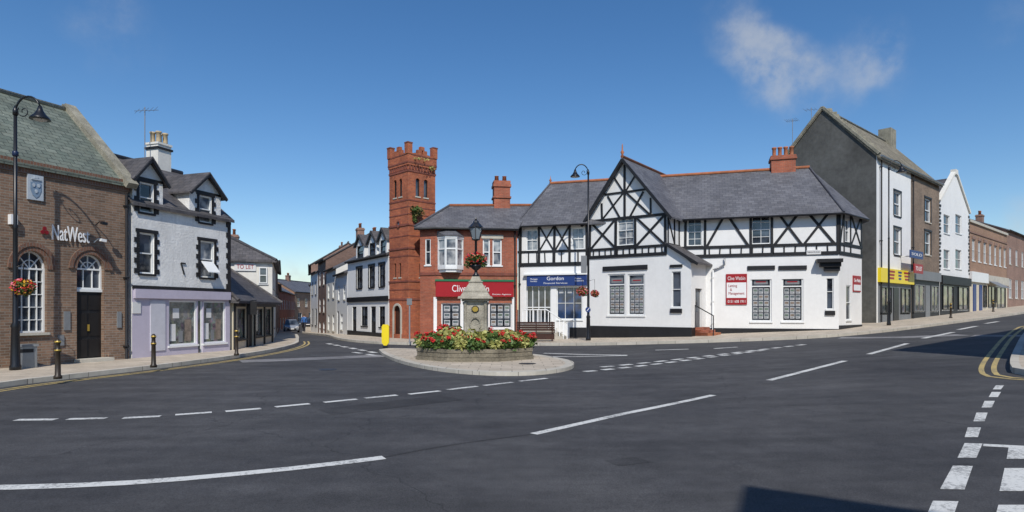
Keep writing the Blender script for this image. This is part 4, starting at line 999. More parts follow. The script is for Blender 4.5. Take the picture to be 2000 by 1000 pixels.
# ------------------------------------------------ right terrace
def rterr():
    a=(20.3,34.0);fE=Fr(a,(29.4,42.0));Lt=fE.L;ue=fE.ux(1779)
    rt=root('gabled_shop',fE.P(ue/2,0,.9),'tall white-fronted shop with grey pebbledashed gable and mossy roof','shop')
    z1=10.4;zr=13.6;dep=5.74
    hs=[fE.rect(1746,375,1759,422),fE.rect(1746,446,1759,498)]
    mb=MB(fE);sheet(mb,fE,0,ue,.3,z1,hs,.14);part(mb,'front_wall',white,rt)
    mb=MB(fE);body(mb,fE,0,ue,.3,z1,dep,(dep/2,zr-.05));part(mb,'gable_wall',pebble,rt)
    rfE=roof(fE,rt,0,ue,z1,zr,dep/2,dep,moss_slate,ov=.2,ridgem=coping)
    c=MB(fE)
    c.bar(fE.P(.02,.15,z1-.02),fE.P(.02,-dep/2,zr+.1),fE.u,.13,.07);c.bar(fE.P(.02,-dep-.1,z1),fE.P(.02,-dep/2,zr+.1),fE.u,.13,.07);part(c,'gable_coping',coping,rt)
    R2=random.Random(3);m=MB(fE)
    for i in range(20):
        t=i/20;p=fE.P(.2+.25*R2.random(),-dep/2*t,z1+(zr-z1)*t+.08);s_=.08+.08*R2.random();m.hexa([p+Vector((x*s_,y*s_,zz)) for zz in (-.05,.06+.12*R2.random()) for x,y in ((-1,-1),(1,-1),(1,1),(-1,1))])
    part(m,'verge_stones',coping,rfE)
    for h in hs: window(fE,rt,h,1,2,glass,whitep,depth=.12,sillm=black,bw=.08);quoins(fE,rt,h,wa=.12,wb=.12,hh=.5)
    m=MB(fE);m.box(0,.18,0,.03,.3,z1-.1);part(m,'corner_trim',white,rt);pipe(fE,rt,.5,1,z1-.3,.1,black);gutter(fE,rt,0,ue,z1-.15,.25,lead)
    panel(fE,rt,(.1,ue-.05,3.25,4.05),yellowsign,0,.2,'fascia')
    for cu_,cw,mi in ((1.9,.6,redsign),(3.3,.35,bluesign),(4.6,.6,redsign)):
        lg=MB(fE)
        for k in range(3):
            zz=3.46+.19*k;sh_=cw*(.7+.3*((k*7+3)%3)/2);lg.box(cu_-sh_,cu_+sh_*.8,.2,.21,zz,zz+.11)
        part(lg,'sign_emblem',mi,rt)
    mg=MB(fE);mg.box(.15,ue-.1,0,.04,.5,3.25);part(mg,'shopfront_wall',greyp,rt)
    for u0,u1,n in ((.5,2.2,'shop_window'),(3.9,5.6,'shop_window')): window(fE,rt,(u0,u1,1.5,3.0),2,1,display,blackm,depth=-.05,name=n,sillm=black)
    m=MB(fE);m.box(2.6,3.5,.04,.08,.9,3.0);part(m,'door',blackm,rt)
    antenna(fE.P(-.1,-4.6,11.2),2.2,rt,7);antenna(fE.P(.2,-3.6,12.2),1.7,rt,4)
    rt=root('brown_brick_shop',fE.P((ue+Lt)/2,0,1.1),'brown brick three-storey shop with hanging agents boards','shop')
    hs=[fE.rect(1806,388,1818,434),fE.rect(1806,452,1818,498)]
    mb=MB(fE);sheet(mb,fE,ue,Lt,.5,z1,hs,.14);body(mb,fE,ue+.01,Lt,.5,z1,dep,(dep/2,zr-.1));part(mb,'wall',brown_brick,rt)
    rf=roof(fE,rt,ue+.1,Lt,z1,zr,dep/2,dep,moss_slate,ov=.2,ridgem=coping)
    for h in hs: window(fE,rt,h,1,2,glass,whitep,depth=.12,sillm=palestone,bw=.08);quoins(fE,rt,h,wa=.1,wb=.1,hh=.5)
    gutter(fE,rt,ue,Lt,z1-.15,.25,lead);pipe(fE,rt,ue+.15,1,z1-.3,.1,black)
    c=MB(fE);c.box(Lt-1.6,Lt-.5,-dep/2-.4,-dep/2+.4,zr-.6,zr+.9);o=part(c,'chimney',coping,rf)
    panel(fE,rt,(ue+.1,Lt-.1,3.6,4.2),greyp,0,.15,'fascia');mg=MB(fE);mg.box(ue+.1,Lt-.1,0,.04,.6,3.6);part(mg,'shopfront_wall',black,rt)
    for u0,u1 in ((ue+.5,ue+2.5),(ue+4,ue+5.6)): window(fE,rt,(u0,u1,1.6,3.3),2,1,display,greyp,depth=-.05,name='shop_window')
    m=MB(fE);m.box(ue+2.8,ue+3.7,.04,.08,1,3.3);part(m,'door',greyp,rt)
    for px0,px1,y0,y1,mt,tx in ((1790,1815,490,505,bluesign,'SOLD'),(1798,1815,516,534,redsign,'TO LET')):
        r=fE.rect(px0-12,y0,px1-12,y1,.6);p=panel(fE,rt,(r[0],r[1],r[2],r[3]),mt,.55,.6,'agents_board');text(fE,rt,tx,(r[0]+.25,r[1]-.25,r[2]+.16,r[3]-.14),letter,.6,.01)
        m=MB(fE);m.tube([fE.P(r[0]+.3,0,r[2]+.1),fE.P(r[0]+.3,.56,r[2]+.1)],.03);part(m,'bracket',whitep,rt)
    fG=Fr((29.45,42.05),(35.5,47.4));L=fG.L
    rt=root('white_gabled_house',fG.P(L/2,0,1.3),'white rendered shop with pointed front gable and black quoins','shop')
    hs=[fG.rect(1843,420,1855,456),fG.rect(1866,420,1878,456),fG.rect(1843,488,1855,525),fG.rect(1866,488,1878,525)]
    mb=MB(fG);sheet(mb,fG,0,L,.7,9.2,hs,.14);body(mb,fG,0,L,.7,9.2,8)
    mb.face([fG.P(0,0,9.2),fG.P(L,0,9.2),fG.P(L/2+.3,0,11.6),fG.P(L/2-.3,0,11.6)]);part(mb,'wall',white,rt)
    c=MB(fG)
    c.beam((-.1,9.2),(L/2-.28,11.7),.16,-.2,.1);c.beam((L+.1,9.2),(L/2+.28,11.7),.16,-.2,.11);c.box(L/2-.32,L/2+.32,-.22,.12,11.6,11.95);part(c,'gable_coping',white_old,rt)
    r=MB(fG);r.slab([fG.P(L/2,-.2,11.4),fG.P(0,-.2,9.1),fG.P(0,-8,9.1),fG.P(L/2,-8,11.4)],.1);r.slab([fG.P(L/2,-.2,11.4),fG.P(L,-.2,9.1),fG.P(L,-8,9.1),fG.P(L/2,-8,11.4)],.1);part(r,'roof',slate_dark,rt)
    for h in hs: window(fG,rt,h,1,2,glass,whitep,depth=.12)
    for s_ in (0,1):
        q=MB(fG)
        for i in range(18):
            k=.3 if i%2 else .15
            if s_: q.box(L-k,L+.02,0,.04,4.4+i*.26,4.55+i*.26)
            else: q.box(-.02,k,0,.04,4.4+i*.26,4.55+i*.26)
        part(q,'corner_quoins',black,rt)
    mg=MB(fG);mg.box(.1,L-.1,0,.05,.7,4.0);part(mg,'shopfront_wall',black,rt);panel(fG,rt,(.1,L-.1,3.5,4.1),black,.05,.18,'fascia')
    for u0,u1 in ((.5,3.2),(4.6,7.4)): window(fG,rt,(u0,u1,1.7,3.4),2,1,display,blackm,depth=-.06,name='shop_window')
    fH=Fr((35.55,47.5),(45.8,56.5));L=fH.L
    rt=root('brick_terrace',fH.P(L/2,0,1.6),'long orange-brown brick terrace with white shopfronts','shop')
    hs=[(u,u+.9,5.6,7.3) for u in [1+1.9*i for i in range(7)]]
    mb=MB(fH);sheet(mb,fH,0,L,.9,8.7,hs,.12);body(mb,fH,0,L,.9,8.7,8);mb.face([fH.P(0,0,8.65),fH.P(L,0,8.65),fH.P(L,-8,8.65),fH.P(0,-8,8.65)]);part(mb,'wall',orange_brick,rt)
    m=MB(fH);m.box(-.02,L,0,.12,8.55,8.75);part(m,'cornice',palestone,rt);m=MB(fH);m.box(0,L,0,.06,7.75,7.85);part(m,'string_course',far_brick,rt)
    for h in hs:
        window(fH,rt,h,2,2,glass,whitep,depth=.1)
        m=MB(fH);m.box(h[0]-.12,h[1]+.12,0,.05,h[3],h[3]+.22);part(m,'lintel',far_brick,rt)
    mg=MB(fH);mg.box(.1,L-.1,0,.05,.9,3.9);part(mg,'shopfront_wall',cream,rt);panel(fH,rt,(.1,5.5,3.9,4.7),whitep,0,.2,'fascia');panel(fH,rt,(5.6,L-.1,3.9,4.6),palestone,0,.18,'fascia')
    m=MB(fH);m.box(1,1.9,.05,.1,1.3,3.7);part(m,'door',bluesign,rt);m=MB(fH);m.box(3,3.9,.05,.1,1.3,3.7);part(m,'door',bluesign,rt)
    for u0,u1 in ((4.3,5.4),(6,8.6),(9.2,12.6)): window(fH,rt,(u0,u1,1.9,3.7),2,1,display,blackm,depth=-.06,name='shop_window')
    m=MB(fH);m.slab([fH.P(5.8,0.05,4.2),fH.P(9,.05,4.2),fH.P(9,1.0,3.6),fH.P(5.8,1.0,3.6)],.05);part(m,'awning',greyp,rt)
    house('brick_terrace','red-brown brick house with slate roof up the hill',(45.9,56.6),(57,66.4),9.2,11,far_brick,slate,wrow(14.8,5,6,7.5,1.)+wrow(14.8,5,2.8,4.6,1.4),8,[(1,1.),(10,1.)],z0=1.2,cat='shop')
rterr()
# ------------------------------------------------ fountain island
def fountain():
    cx,cy=-1.2,20.2;zb=.1
    rt=root('planter',(cx,cy,zb),'octagonal mossy stone planter on the traffic island','planter')
    def octr(m,r0,r1,z0,z1,n=8,rot=math.pi/8,hole=True):
        c=Vector((cx,cy,0))
        pt=lambda r,z,k:c+Vector((r*math.cos(rot+2*math.pi*k/n),r*.8*math.sin(rot+2*math.pi*k/n),z))
        for k in range(n):
            m.hexa([pt(r1,z0,k),pt(r1,z0,k+1),pt(r0,z0,k+1),pt(r0,z0,k),pt(r1,z1,k),pt(r1,z1,k+1),pt(r0,z1,k+1),pt(r0,z1,k)])
    m=MB();octr(m,1.8,2.05,zb-.05,.22);part(m,'lower_course',planterst,rt)
    m=MB();octr(m,1.78,2.0,.23,.36);part(m,'middle_course',planterst,rt)
    m=MB();octr(m,1.75,2.02,.37,.48);part(m,'upper_course',planterst,rt)
    m=MB();octr(m,.3,1.76,.3,.42);part(m,'planting_soil',soil,rt)
    ft=root('stone_fountain',(cx,cy+.1,.42),'square stone memorial fountain with pyramid cap and black street lantern','fountain')
    y0=cy+.1
    fr=Fr((cx-.5,y0-.36),(cx+.5,y0-.36))
    def sq(m,hw,z0,z1,hw2=None):
        h2=hw2 if hw2 is not None else hw;c=Vector((cx,y0,0))
        m.hexa([c+Vector((a*hw,b*hw,z0)) for a,b in ((-1,-1),(1,-1),(1,1),(-1,1))]+[c+Vector((a*h2,b*h2,z1)) for a,b in ((-1,-1),(1,-1),(1,1),(-1,1))])
    m=MB();sq(m,.52,.4,.75);sq(m,.47,.753,.9,.42);part(m,'base',stone,ft)
    m=MB(fr);sq(m,.36,.9,1.98)
    for a in (-1,1):
        for b in (-1,1):
            m.lathe((cx+a*.33,y0+b*.33,.9),[(.08,0),(.06,.08),(.06,.95),(.085,1.0),(.085,1.06)],10)
    part(m,'pillar',stone,ft)
    m=MB();sq(m,.44,1.98,2.06);sq(m,.56,2.063,2.14,.54);sq(m,.48,2.143,2.28,.4);sq(m,.41,2.283,2.32,.41);sq(m,.38,2.323,2.6,.2);sq(m,.23,2.603,2.65,.23);sq(m,.18,2.653,2.8,.12);part(m,'cap',stone,ft)
    m=MB(fr)
    q=[(.5+.17*math.cos(k*math.pi/8),1.25+.2*math.sin(k*math.pi/8)) for k in range(17)]
    for a,b in zip(q,q[1:]): m.beam(a,b,.05,0,.05)
    m.box(.3,.7,0,.16,.95,1.06);part(m,'basin_niche',stone,ft)
    m=MB(fr);pts=[(.5+.13*math.cos(k*math.pi/4+math.pi/8),1.72+.12*math.sin(k*math.pi/4+math.pi/8)) for k in range(8)];m.slab([fr.P(a,.03,b) for a,b in pts],.03,0,-fr.n);o=part(m,'emblem',blackm,ft)
    m=MB(fr);pts=[(.5+.1*math.cos(k*math.pi/4+math.pi/8),1.72+.09*math.sin(k*math.pi/4+math.pi/8)) for k in range(8)];m.slab([fr.P(a,.045,b) for a,b in pts],.012,0,-fr.n);part(m,'emblem_device',gold,o)
    m=MB();c=(cx,y0,2.8);m.lathe(c,[(.1,0),(.12,.05),(.06,.1),(.05,.2),(.2,.32),(.21,.38),(.06,.42),(.045,.5),(.04,1.2),(.07,1.22),(.03,1.25)],14);part(m,'lamp_post',blackm,ft)
    m=MB();z=4.03
    fq=lambda r,zz:[Vector((cx+r*math.cos(math.pi/6+k*math.pi/3),y0+r*math.sin(math.pi/6+k*math.pi/3),zz)) for k in range(6)]
    A=fq(.13,z);B=fq(.23,z+.4)
    gm=MB()
    for k in range(6):
        gm.face([A[k],A[(k+1)%6],B[(k+1)%6],B[k]]);m.tube([A[k],B[k]],.018,5)
        m.tube([A[k],A[(k+1)%6]],.018,5);m.tube([B[k],B[(k+1)%6]],.022,5)
    m.lathe((cx,y0,z+.4),[(.26,0),(.17,.1),(.1,.17),(.09,.22),(.03,.26),(.04,.29),(.006,.36)],6,smooth=False);m.lathe((cx,y0,z-.05),[(.04,0),(.13,.06)],6)
    lo=part(m,'lantern',blackm,ft);part(gm,'lantern_glass',M('lantern_glass',(.2,.24,.27),.1,.1,2,0),lo)
    m=MB();m.lathe((cx,y0,3.16),[(.05,0),(.17,.08),(.22,.16)],12);bk=root('flower_basket',(cx,y0,3.16),'bowl of red and pink flowers around the fountain lamp','flower basket')
    part(m,'bowl',blackm,bk);m=MB();leaves(m,(cx,y0,3.38),.34,.19,450,.05);leaves(m,(cx-.28,y0,3.22),.12,.14,90,.04);leaves(m,(cx+.26,y0,3.24),.12,.13,90,.04);part(m,'foliage',leafg,bk);m=MB();leaves(m,(cx,y0,3.4),.38,.2,120,.04,0,shell=.9);part(m,'blossom',redfl,bk)
    m=MB();leaves(m,(cx,y0,3.4),.38,.21,60,.04,0,shell=.9);part(m,'blossom',pinkfl,bk)
    fol=[];blo=[]
    for v in range(5):
        a=MB();leaves(a,(0,0,.2),.27,.24,260,.06,0,zmin=-.12,shell=.3)
        b=MB()
        for k in range(5):
            an=R.random()*6.28;rr=.26*math.sqrt(R.random());c=(rr*math.cos(an),rr*math.sin(an),.3+.16*R.random())
            leaves(b,c,.06,.045,18,.034,0,shell=.8)
        fol.append(mkmesh(a,'foliage',[leafg if v<3 else leafy],Vector()));blo.append(mkmesh(b,'blossom',[redfl],Vector()))
    for ring,(r,cnt) in enumerate(((1.74,30),(1.38,22),(1.0,14))):
        for k in range(cnt):
            an=2*math.pi*k/cnt+R.random()*.15
            x=cx+r*math.cos(an);y=cy+r*.8*math.sin(an)
            v=R.choice((0,1,2,0,1,3)) if ring==0 else R.choice((0,1,3,4,4,3))
            s_=.72+.35*R.random()+.24*ring+.14*abs(math.cos(an))
            p=root('flowering_plant',(x,y,.42),'bushy plant with red flowers in the stone planter' if v<3 else 'golden variegated foliage plant in the stone planter','plant','bedding plants in the stone planter')
            p.rotation_euler=(0,0,R.random()*6);p.scale=(s_,s_,s_)
            o=bpy.data.objects.new('foliage',fol[v]);COL.objects.link(o);o.parent=p
            if v<3:
                o=bpy.data.objects.new('blossom',blo[v]);COL.objects.link(o);o.parent=p
fountain()
def keepleft():
    p=G(753,684);z=g(*p)+.1;fr=Fr((p[0]-.2,p[1]),(p[0]+.2,p[1]))
    rt=root('traffic_bollard',fr.P(.2,0,z),'yellow shield-shaped traffic bollard at the island tip','bollard')
    m=MB(fr);pts=[(.05,.22),(.2,.02),(.35,.22),(.35,.9),(.3,.98),(.1,.98),(.05,.9)];pts=[(a,b+z) for a,b in pts]
    m.slab([fr.P(a,.06,b) for a,b in pts],.12,0,-fr.n);part(m,'shell',yellowsign,rt)
    m=MB(fr);m.box(.1,.3,-.1,.1,z-.02,z+.1);part(m,'base',blackm,rt)
keepleft()
def signpost():
    p=G(800,676);z=g(*p)+.12
    rt=root('sign_post',(p[0],p[1],z),'slim grey post with small plate beside the tower','sign')
    m=MB();m.tube([(p[0],p[1],z),(p[0],p[1],z+2.1)],.035);part(m,'post',lead,rt)
    fr=Fr((p[0]-.12,p[1]-.04),(p[0]+.12,p[1]-.04));panel(fr,rt,(0,.24,z+1.8,z+2.1),greyp,0,.02,'sign_plate')
signpost()
def lamppost(x,y,top,sx,label,k=1.):
    z=g(x,y)+.12;rt=root('street_lamp',(x,y,z),label,'street lamp','tall black swan-neck street lamps')
    h=top-z-.5
    m=MB();m.lathe((x,y,z),[(r*k,zz) for r,zz in [(.13,0),(.13,.1),(.11,.15),(.09,1.1),(.11,1.15),(.065,1.25),(.052,h*.55),(.065,h*.55+.05),(.045,h*.55+.12),(.04,h)]],12)
    part(m,'post',blackm,rt)
    m=MB();c=Vector((x,y,z+h));r=.34;path=[c]+[c+Vector((sx*(r-r*math.cos(a)),-.0,r*1.3*math.sin(a))) for a in [math.pi*i/14 for i in range(1,13)]]
    m.tube(path,.026*k,8)
    sc_=[c+Vector((sx*(.22+(.17-.009*i)*math.cos(i*.5+2.5)),0,.05+(.17-.009*i)*math.sin(i*.5+2.5))) for i in range(16)];m.tube(sc_,.013,6)
    m.lathe(c-Vector((0,0,.05)),[(.06*k,0),(.06*k,.12),(.02,.25)],8)
    part(m,'bracket',blackm,rt)
    e=path[-1];m=MB();m.lathe(e-Vector((0,0,.36)),[(.24,0),(.22,.05),(.13,.14),(.07,.25),(.04,.36)],14);o=part(m,'lamp_shade',blackm,rt)
    m=MB();m.lathe(e-Vector((0,0,.41)),[(.04,0),(.14,.03),(.18,.07)],12);part(m,'lamp_glass',M('lamp_glass',(.5,.5,.48),.2,0,1,0),o)
    return rt,z
LX,LY=-13.02,16.0
rt,z=lamppost(LX,LY,7.35,1,'tall black swan-neck street lamp outside the brick bank')
m=MB();m.box if False else None
m=MB();m.lathe((LX,LY,5.72),[(.05,0),(.07,.02),(.07,.12),(.05,.14)],10);part(m,'junction_box',M('navy_box',(.01,.02,.06),.4,.1),rt)
rt,z=lamppost(3.75,30.0,8.9,-1,'tall black swan-neck street lamp by the timbered building')
frp=Fr((3.6,29.9),(3.9,29.9));panel(frp,rt,(-.22,.06,3.5,4.35),greyp,0,.04,'sign_plate')
pL=G(1736,640);rt,z=lamppost(pL[0],pL[1],9.3,1,'tall slim street lamp outside the gabled shop',.75)
def basket(x,y,z,r,label,post,mats=(pinkfl,yelfl,redfl)):
    rt=root('hanging_basket',(x,y,z-r),label,'hanging basket','hanging flower baskets on lamp posts')
    m=MB();m.lathe((x,y,z-r*.7),[(.03,0),(r*.5,r*.2),(r*.6,r*.5)],10);part(m,'bowl',blackm,rt)
    m=MB();leaves(m,(x,y,z),r,r*.75,300,.05);leaves(m,(x+r*.3,y,z-r*.5),r*.6,r*.5,90,.04);part(m,'foliage',leafg,rt)
    for k,mt in enumerate(mats):
        m=MB();leaves(m,(x,y,z),r*1.06,r*.85,90,.04,shell=.9);part(m,'blossom',mt,rt)
    m=MB();m.tube([post,(x,y,post[2]+.1),(x,y,z)],.012,5);part(m,'bracket',blackm,rt)
basket(LX+.25,LY-.05,2.3,.25,'hanging basket of pink and yellow flowers on a lamp post',(LX,LY,2.8))
basket(3.45,29.9,2.6,.28,'hanging basket of pink flowers beside a blue sign',(3.75,30,3.1),(pinkfl,pinkfl,redfl))
basket(4.05,29.9,2.5,.2,'hanging basket of purple and pink flowers',(3.75,30,3.1),(pinkfl,redfl))
rs=root('road_sign',(3.75,29.9,1.9),'small round blue road sign fixed to a lamp post','sign')
fr=Fr((3.6,29.88),(3.95,29.88));m=MB(fr);m.slab([fr.P(.12+.13*math.cos(k*math.pi/8),.0,1.7+.13*math.sin(k*math.pi/8)) for k in range(16)],.02,0,fr.n);part(m,'sign_plate',bluesign,rs)
m=MB(fr);m.beam((.18,1.78),(.06,1.64),.03,.02,.03);part(m,'arrow',letter,rs)
def bollard(px,py):
    x,y=G(px,py);z=g(x,y)+.12;rt=root('bollard',(x,y,z),'black cast-iron bollard with gold bands on the pavement','bollard','black bollards along the pavement')
    m=MB();m.lathe((x,y,z),[(.085,0),(.085,.06),(.06,.09),(.052,.6),(.066,.63),(.066,.67),(.05,.69),(.046,.8),(.062,.82),(.058,.87),(.02,.92)],12);part(m,'post',bollm,rt)
    m=MB();m.lathe((x,y,z),[(.069,.635),(.069,.668)],12);part(m,'gold_band',gold,rt)
    m=MB();m.lathe((x,y,z),[(.066,.825),(.062,.868)],12);part(m,'gold_band',gold,rt)
for p in ((113,750),(300,726),(462,701)): bollard(*p)
for p in ((1857,625),(1940,612)): bollard(*p)
def bin_():
    fr=Fr(( -13.6,16.6),(-13.2,17.1));z=g(-13.3,17)+.12
    rt=root('litter_bin',fr.P(.3,.3,z),'small grey metal litter bin beside the bank wall','bin')
    m=MB(fr);m.box(.0,.45,.15,.45,z,z+.58);part(m,'body',lead,rt);m=MB(fr);m.box(-.03,.48,.12,.48,z+.58,z+.64);part(m,'lid',greyp,rt);m=MB(fr);m.box(.08,.37,.45,.455,z+.42,z+.52);part(m,'opening',black,rt)
bin_()
def car(x,y,ang,col,label):
    z=g(x,y)+.0;rt=root('parked_car',(x,y,z),label,'car','parked cars in the narrow street')
    ca,sa=math.cos(ang),math.sin(ang)
    T=lambda p:Vector((x+p[0]*ca-p[1]*sa,y+p[0]*sa+p[1]*ca,z+p[2]))
    secs=[(-2.0,.62,.35,.62),(-1.9,.76,.25,.72),(-1.2,.82,.2,.86),(-.8,.84,.2,.93),(1.0,.84,.2,.95),(1.7,.8,.22,.93),(1.95,.7,.3,.85)]
    m=MB()
    def ringp(s):
        yy,hw,z0,z1=s;return [T((-hw*.9,yy,z0)),T((-hw,yy,(z0+z1)/2)),T((-hw*.92,yy,z1)),T((hw*.92,yy,z1)),T((hw,yy,(z0+z1)/2)),T((hw*.9,yy,z0))]
    rs_=[ringp(s) for s in secs]
    for a,b in zip(rs_,rs_[1:]):
        for k in range(6): m.face([a[k],a[(k+1)%6],b[(k+1)%6],b[k]],0,True)
    m.face(rs_[0]);m.face(rs_[-1])
    part(m,'body',col,rt)
    m=MB();m.hexa([T(p) for p in ((-.58,-.38,1.41),(.58,-.38,1.41),(.58,1.28,1.4),(-.58,1.28,1.4),(-.5,-.25,1.47),(.5,-.25,1.47),(.5,1.15,1.45),(-.5,1.15,1.45))]);part(m,'car_roof',col,rt)
    m=MB();m.hexa([T(p) for p in ((-.76,-1.05,.88),(.76,-1.05,.88),(.76,1.75,.9),(-.76,1.75,.9),(-.57,-.4,1.42),(.57,-.4,1.42),(.57,1.3,1.41),(-.57,1.3,1.41))]);part(m,'windscreen',glass,rt)
    for a in (-1,1):
        for b in (-1.25,1.25):
            m=MB();c0=T((a*.66,b,.31));c1=T((a*.84,b,.31));m.tube([c0,c1],.31,16);o=part(m,'wheel',M('tyre',(.015,.015,.015),.8,0,1,0) if 'tyre' not in bpy.data.materials else bpy.data.materials['tyre'],rt)
            m=MB();m.tube([T((a*.8,b,.31)),T((a*.85,b,.31))],.19,12);part(m,'rim',lead,o)
        m=MB();m.hexa([T(p) for p in ((a*.42,-2.02,.56),(a*.72,-1.93,.56),(a*.72,-1.8,.56),(a*.42,-1.85,.56),(a*.42,-2.0,.7),(a*.7,-1.92,.72),(a*.7,-1.8,.72),(a*.42,-1.85,.7))]);part(m,'headlight',letter,rt)
        m=MB();m.hexa([T(p) for p in ((a*.8,-.8,.93),(a*1.0,-.8,.93),(a*1.0,-.7,.93),(a*.8,-.7,.93),(a*.8,-.8,1.05),(a*1.,-.8,1.06),(a*1.,-.7,1.06),(a*.8,-.7,1.05))]);part(m,'wing_mirror',col,rt)
    m=MB();m.hexa([T(p) for p in ((-.5,-2.03,.33),(.5,-2.03,.33),(.5,-1.9,.33),(-.5,-1.9,.33),(-.5,-2.03,.5),(.5,-2.03,.5),(.5,-1.9,.5),(-.5,-1.9,.5))]);part(m,'grille',black,rt)
    m=MB();m.hexa([T(p) for p in ((-.26,-2.05,.4),(.26,-2.05,.4),(.26,-2.032,.4),(-.26,-2.032,.4),(-.26,-2.05,.5),(.26,-2.05,.5),(.26,-2.032,.5),(-.26,-2.032,.5))]);part(m,'number_plate',letter,rt)
cp=M('silver_car_paint',(.4,.44,.5),.25,.02,1,0,metal=.4);cp2=M('dark_car_paint',(.03,.04,.07),.25,.02,1,0,metal=.3)
car(-25.3,70.0,.36,cp,'silver-blue hatchback parked at the kerb of the narrow street')
car(-30.2,90.5,.3,cp2,'dark car parked further down the narrow street')
def person(x,y):
    z=g(x,y)+.12;rt=root('person',(x,y,z),'person in blue top and dark trousers walking on the pavement','person')
    me=bpy.data.meshes.new('body')
    V=[(0,0,.95),(0,0,1.2),(0,0,1.42),(0,0,1.52),(0,-.01,1.63),(0,0,1.72),(.1,0,.88),(.11,-.12,.5),(.11,-.1,.08),(.11,-.25,.04),(-.1,0,.88),(-.11,.1,.5),(-.11,.25,.1),(-.11,.12,.05),(.19,0,1.4),(.24,.08,1.12),(.23,-.02,.88),(.23,-.05,.8),(-.19,0,1.4),(-.24,-.08,1.12),(-.23,-.16,.9),(-.23,-.19,.82)]
    E=[(0,1),(1,2),(2,3),(3,4),(4,5),(0,6),(6,7),(7,8),(8,9),(0,10),(10,11),(11,12),(12,13),(2,14),(14,15),(15,16),(16,17),(2,18),(18,19),(19,20),(20,21)]
    rad=[.14,.13,.14,.055,.09,.075,.09,.06,.045,.035,.09,.06,.045,.035,.06,.045,.033,.03,.06,.045,.033,.03]
    me.from_pydata(V,E,[]);o=bpy.data.objects.new('body',me);COL.objects.link(o);o.parent=rt;WP[o]=Vector((x,y,z))
    o.modifiers.new('Skin','SKIN')
    for i,r in enumerate(rad): me.skin_vertices[0].data[i].radius=(r,r)
    me.skin_vertices[0].data[0].use_root=True
    o.modifiers.new('Sub','SUBSURF').levels=1;o.modifiers['Sub'].render_levels=1
    m,n,l,b=base('person_clothes');tc=n.new('ShaderNodeTexCoord');sx=n.new('ShaderNodeSeparateXYZ');l.new(tc.outputs['Object'],sx.inputs[0])
    cr=n.new('ShaderNodeValToRGB');cr.color_ramp.interpolation='CONSTANT';dv=n.new('ShaderNodeMath');dv.operation='DIVIDE';l.new(sx.outputs[2],dv.inputs[0]);dv.inputs[1].default_value=1.8;l.new(dv.outputs[0],cr.inputs[0])
    e=cr.color_ramp.elements;e[0].color=(.02,.02,.03,1);e[1].position=.53;e[1].color=(.03,.12,.35,1);q=e.new(.83);q.color=(.45,.25,.17,1)
    l.new(cr.outputs[0],b.inputs['Base Color']);me.materials.append(m)
    h=MB();h.lathe((x,y+.015,z+1.62),[(.1,0),(.108,.07),(.09,.15),(.03,.19)],10);part(h,'hair',bark,rt)
try: person(-20.3,59.6)
except Exception as e_: print('person fail',e_)
def tree(x,y,h,r,label):
    z=g(x,y);rt=root('tree',(x,y,z),label,'tree')
    m=MB();m.tube([(x,y,z-.2),(x+.1,y,z+h*.3),(x,y+.2,z+h*.6),(x+.2,y,z+h*.85)],[.3,.22,.14,.05],8)
    for k in range(6):
        a=k*1.05;m.tube([(x+.05,y,z+h*(.3+.06*k)),(x+r*.6*math.cos(a),y+r*.6*math.sin(a),z+h*(.55+.05*k))],[.1,.03],6)
    part(m,'trunk',bark,rt)
    m=MB()
    for k in range(26):
        a=R.random()*6.28;q=r*math.sqrt(R.random())*.8;zz=h*(.4+.5*R.random());leaves(m,(x+q*math.cos(a),y+q*math.sin(a),z+zz),r*.32,r*.26,130,.2)
    part(m,'crown',leafg,rt)
tree(-38,140,7.5,3.2,'leafy green tree at the far end of the street');tree(-33.5,132,6.5,2.6,'leafy green tree at the far end of the street');tree(-46,165,9,4,'leafy green tree at the far end of the street');tree(-56,185,10,5,'leafy green tree at the far end of the street')
# ------------------------------------------------ buildings across the road (cast the shadows seen on the asphalt)
def blk(name,label,pts,h,rot=None):
    x=sum(p[0] for p in pts)/len(pts);y=sum(p[1] for p in pts)/len(pts);rt=root(name,(x,y,g(x,y)),label,'building')
    m=MB();m.slab([(p[0],p[1],h) for p in pts],h+1);part(m,'wall',far_brick,rt)
    m=MB();q=[(x+(p[0]-x)*1.01,y+(p[1]-y)*1.01,h+.1) for p in pts];m.slab(q,.09);part(m,'roof',slate_dark,rt)
EL=47;AZ=7
k=1/math.tan(math.radians(EL));sx_=math.sin(math.radians(AZ));cx_=math.cos(math.radians(AZ))
H1=9.2
c=G(1440,949);c=(c[0]+(H1+.1)*k*sx_+.1,c[1]-(H1+.1)*k*cx_)
blk('roadside_building','brick building standing beside the road junction',[c,(c[0]-1.2,c[1]-2.6),(c[0]+2,c[1]-9),(c[0]+9,c[1]-8),(c[0]+5,c[1]-3.4)],H1)
H2=9.4
c=(11.9+(H2-.4)*k*sx_,18.9-(H2-.4)*k*cx_)
blk('roadside_building','brick building on the street corner opposite the shops',[c,(c[0]+.8,c[1]-4),(c[0]+8,c[1]-8),(c[0]+40,c[1]+10),(c[0]+30,c[1]+22.5)],H2)
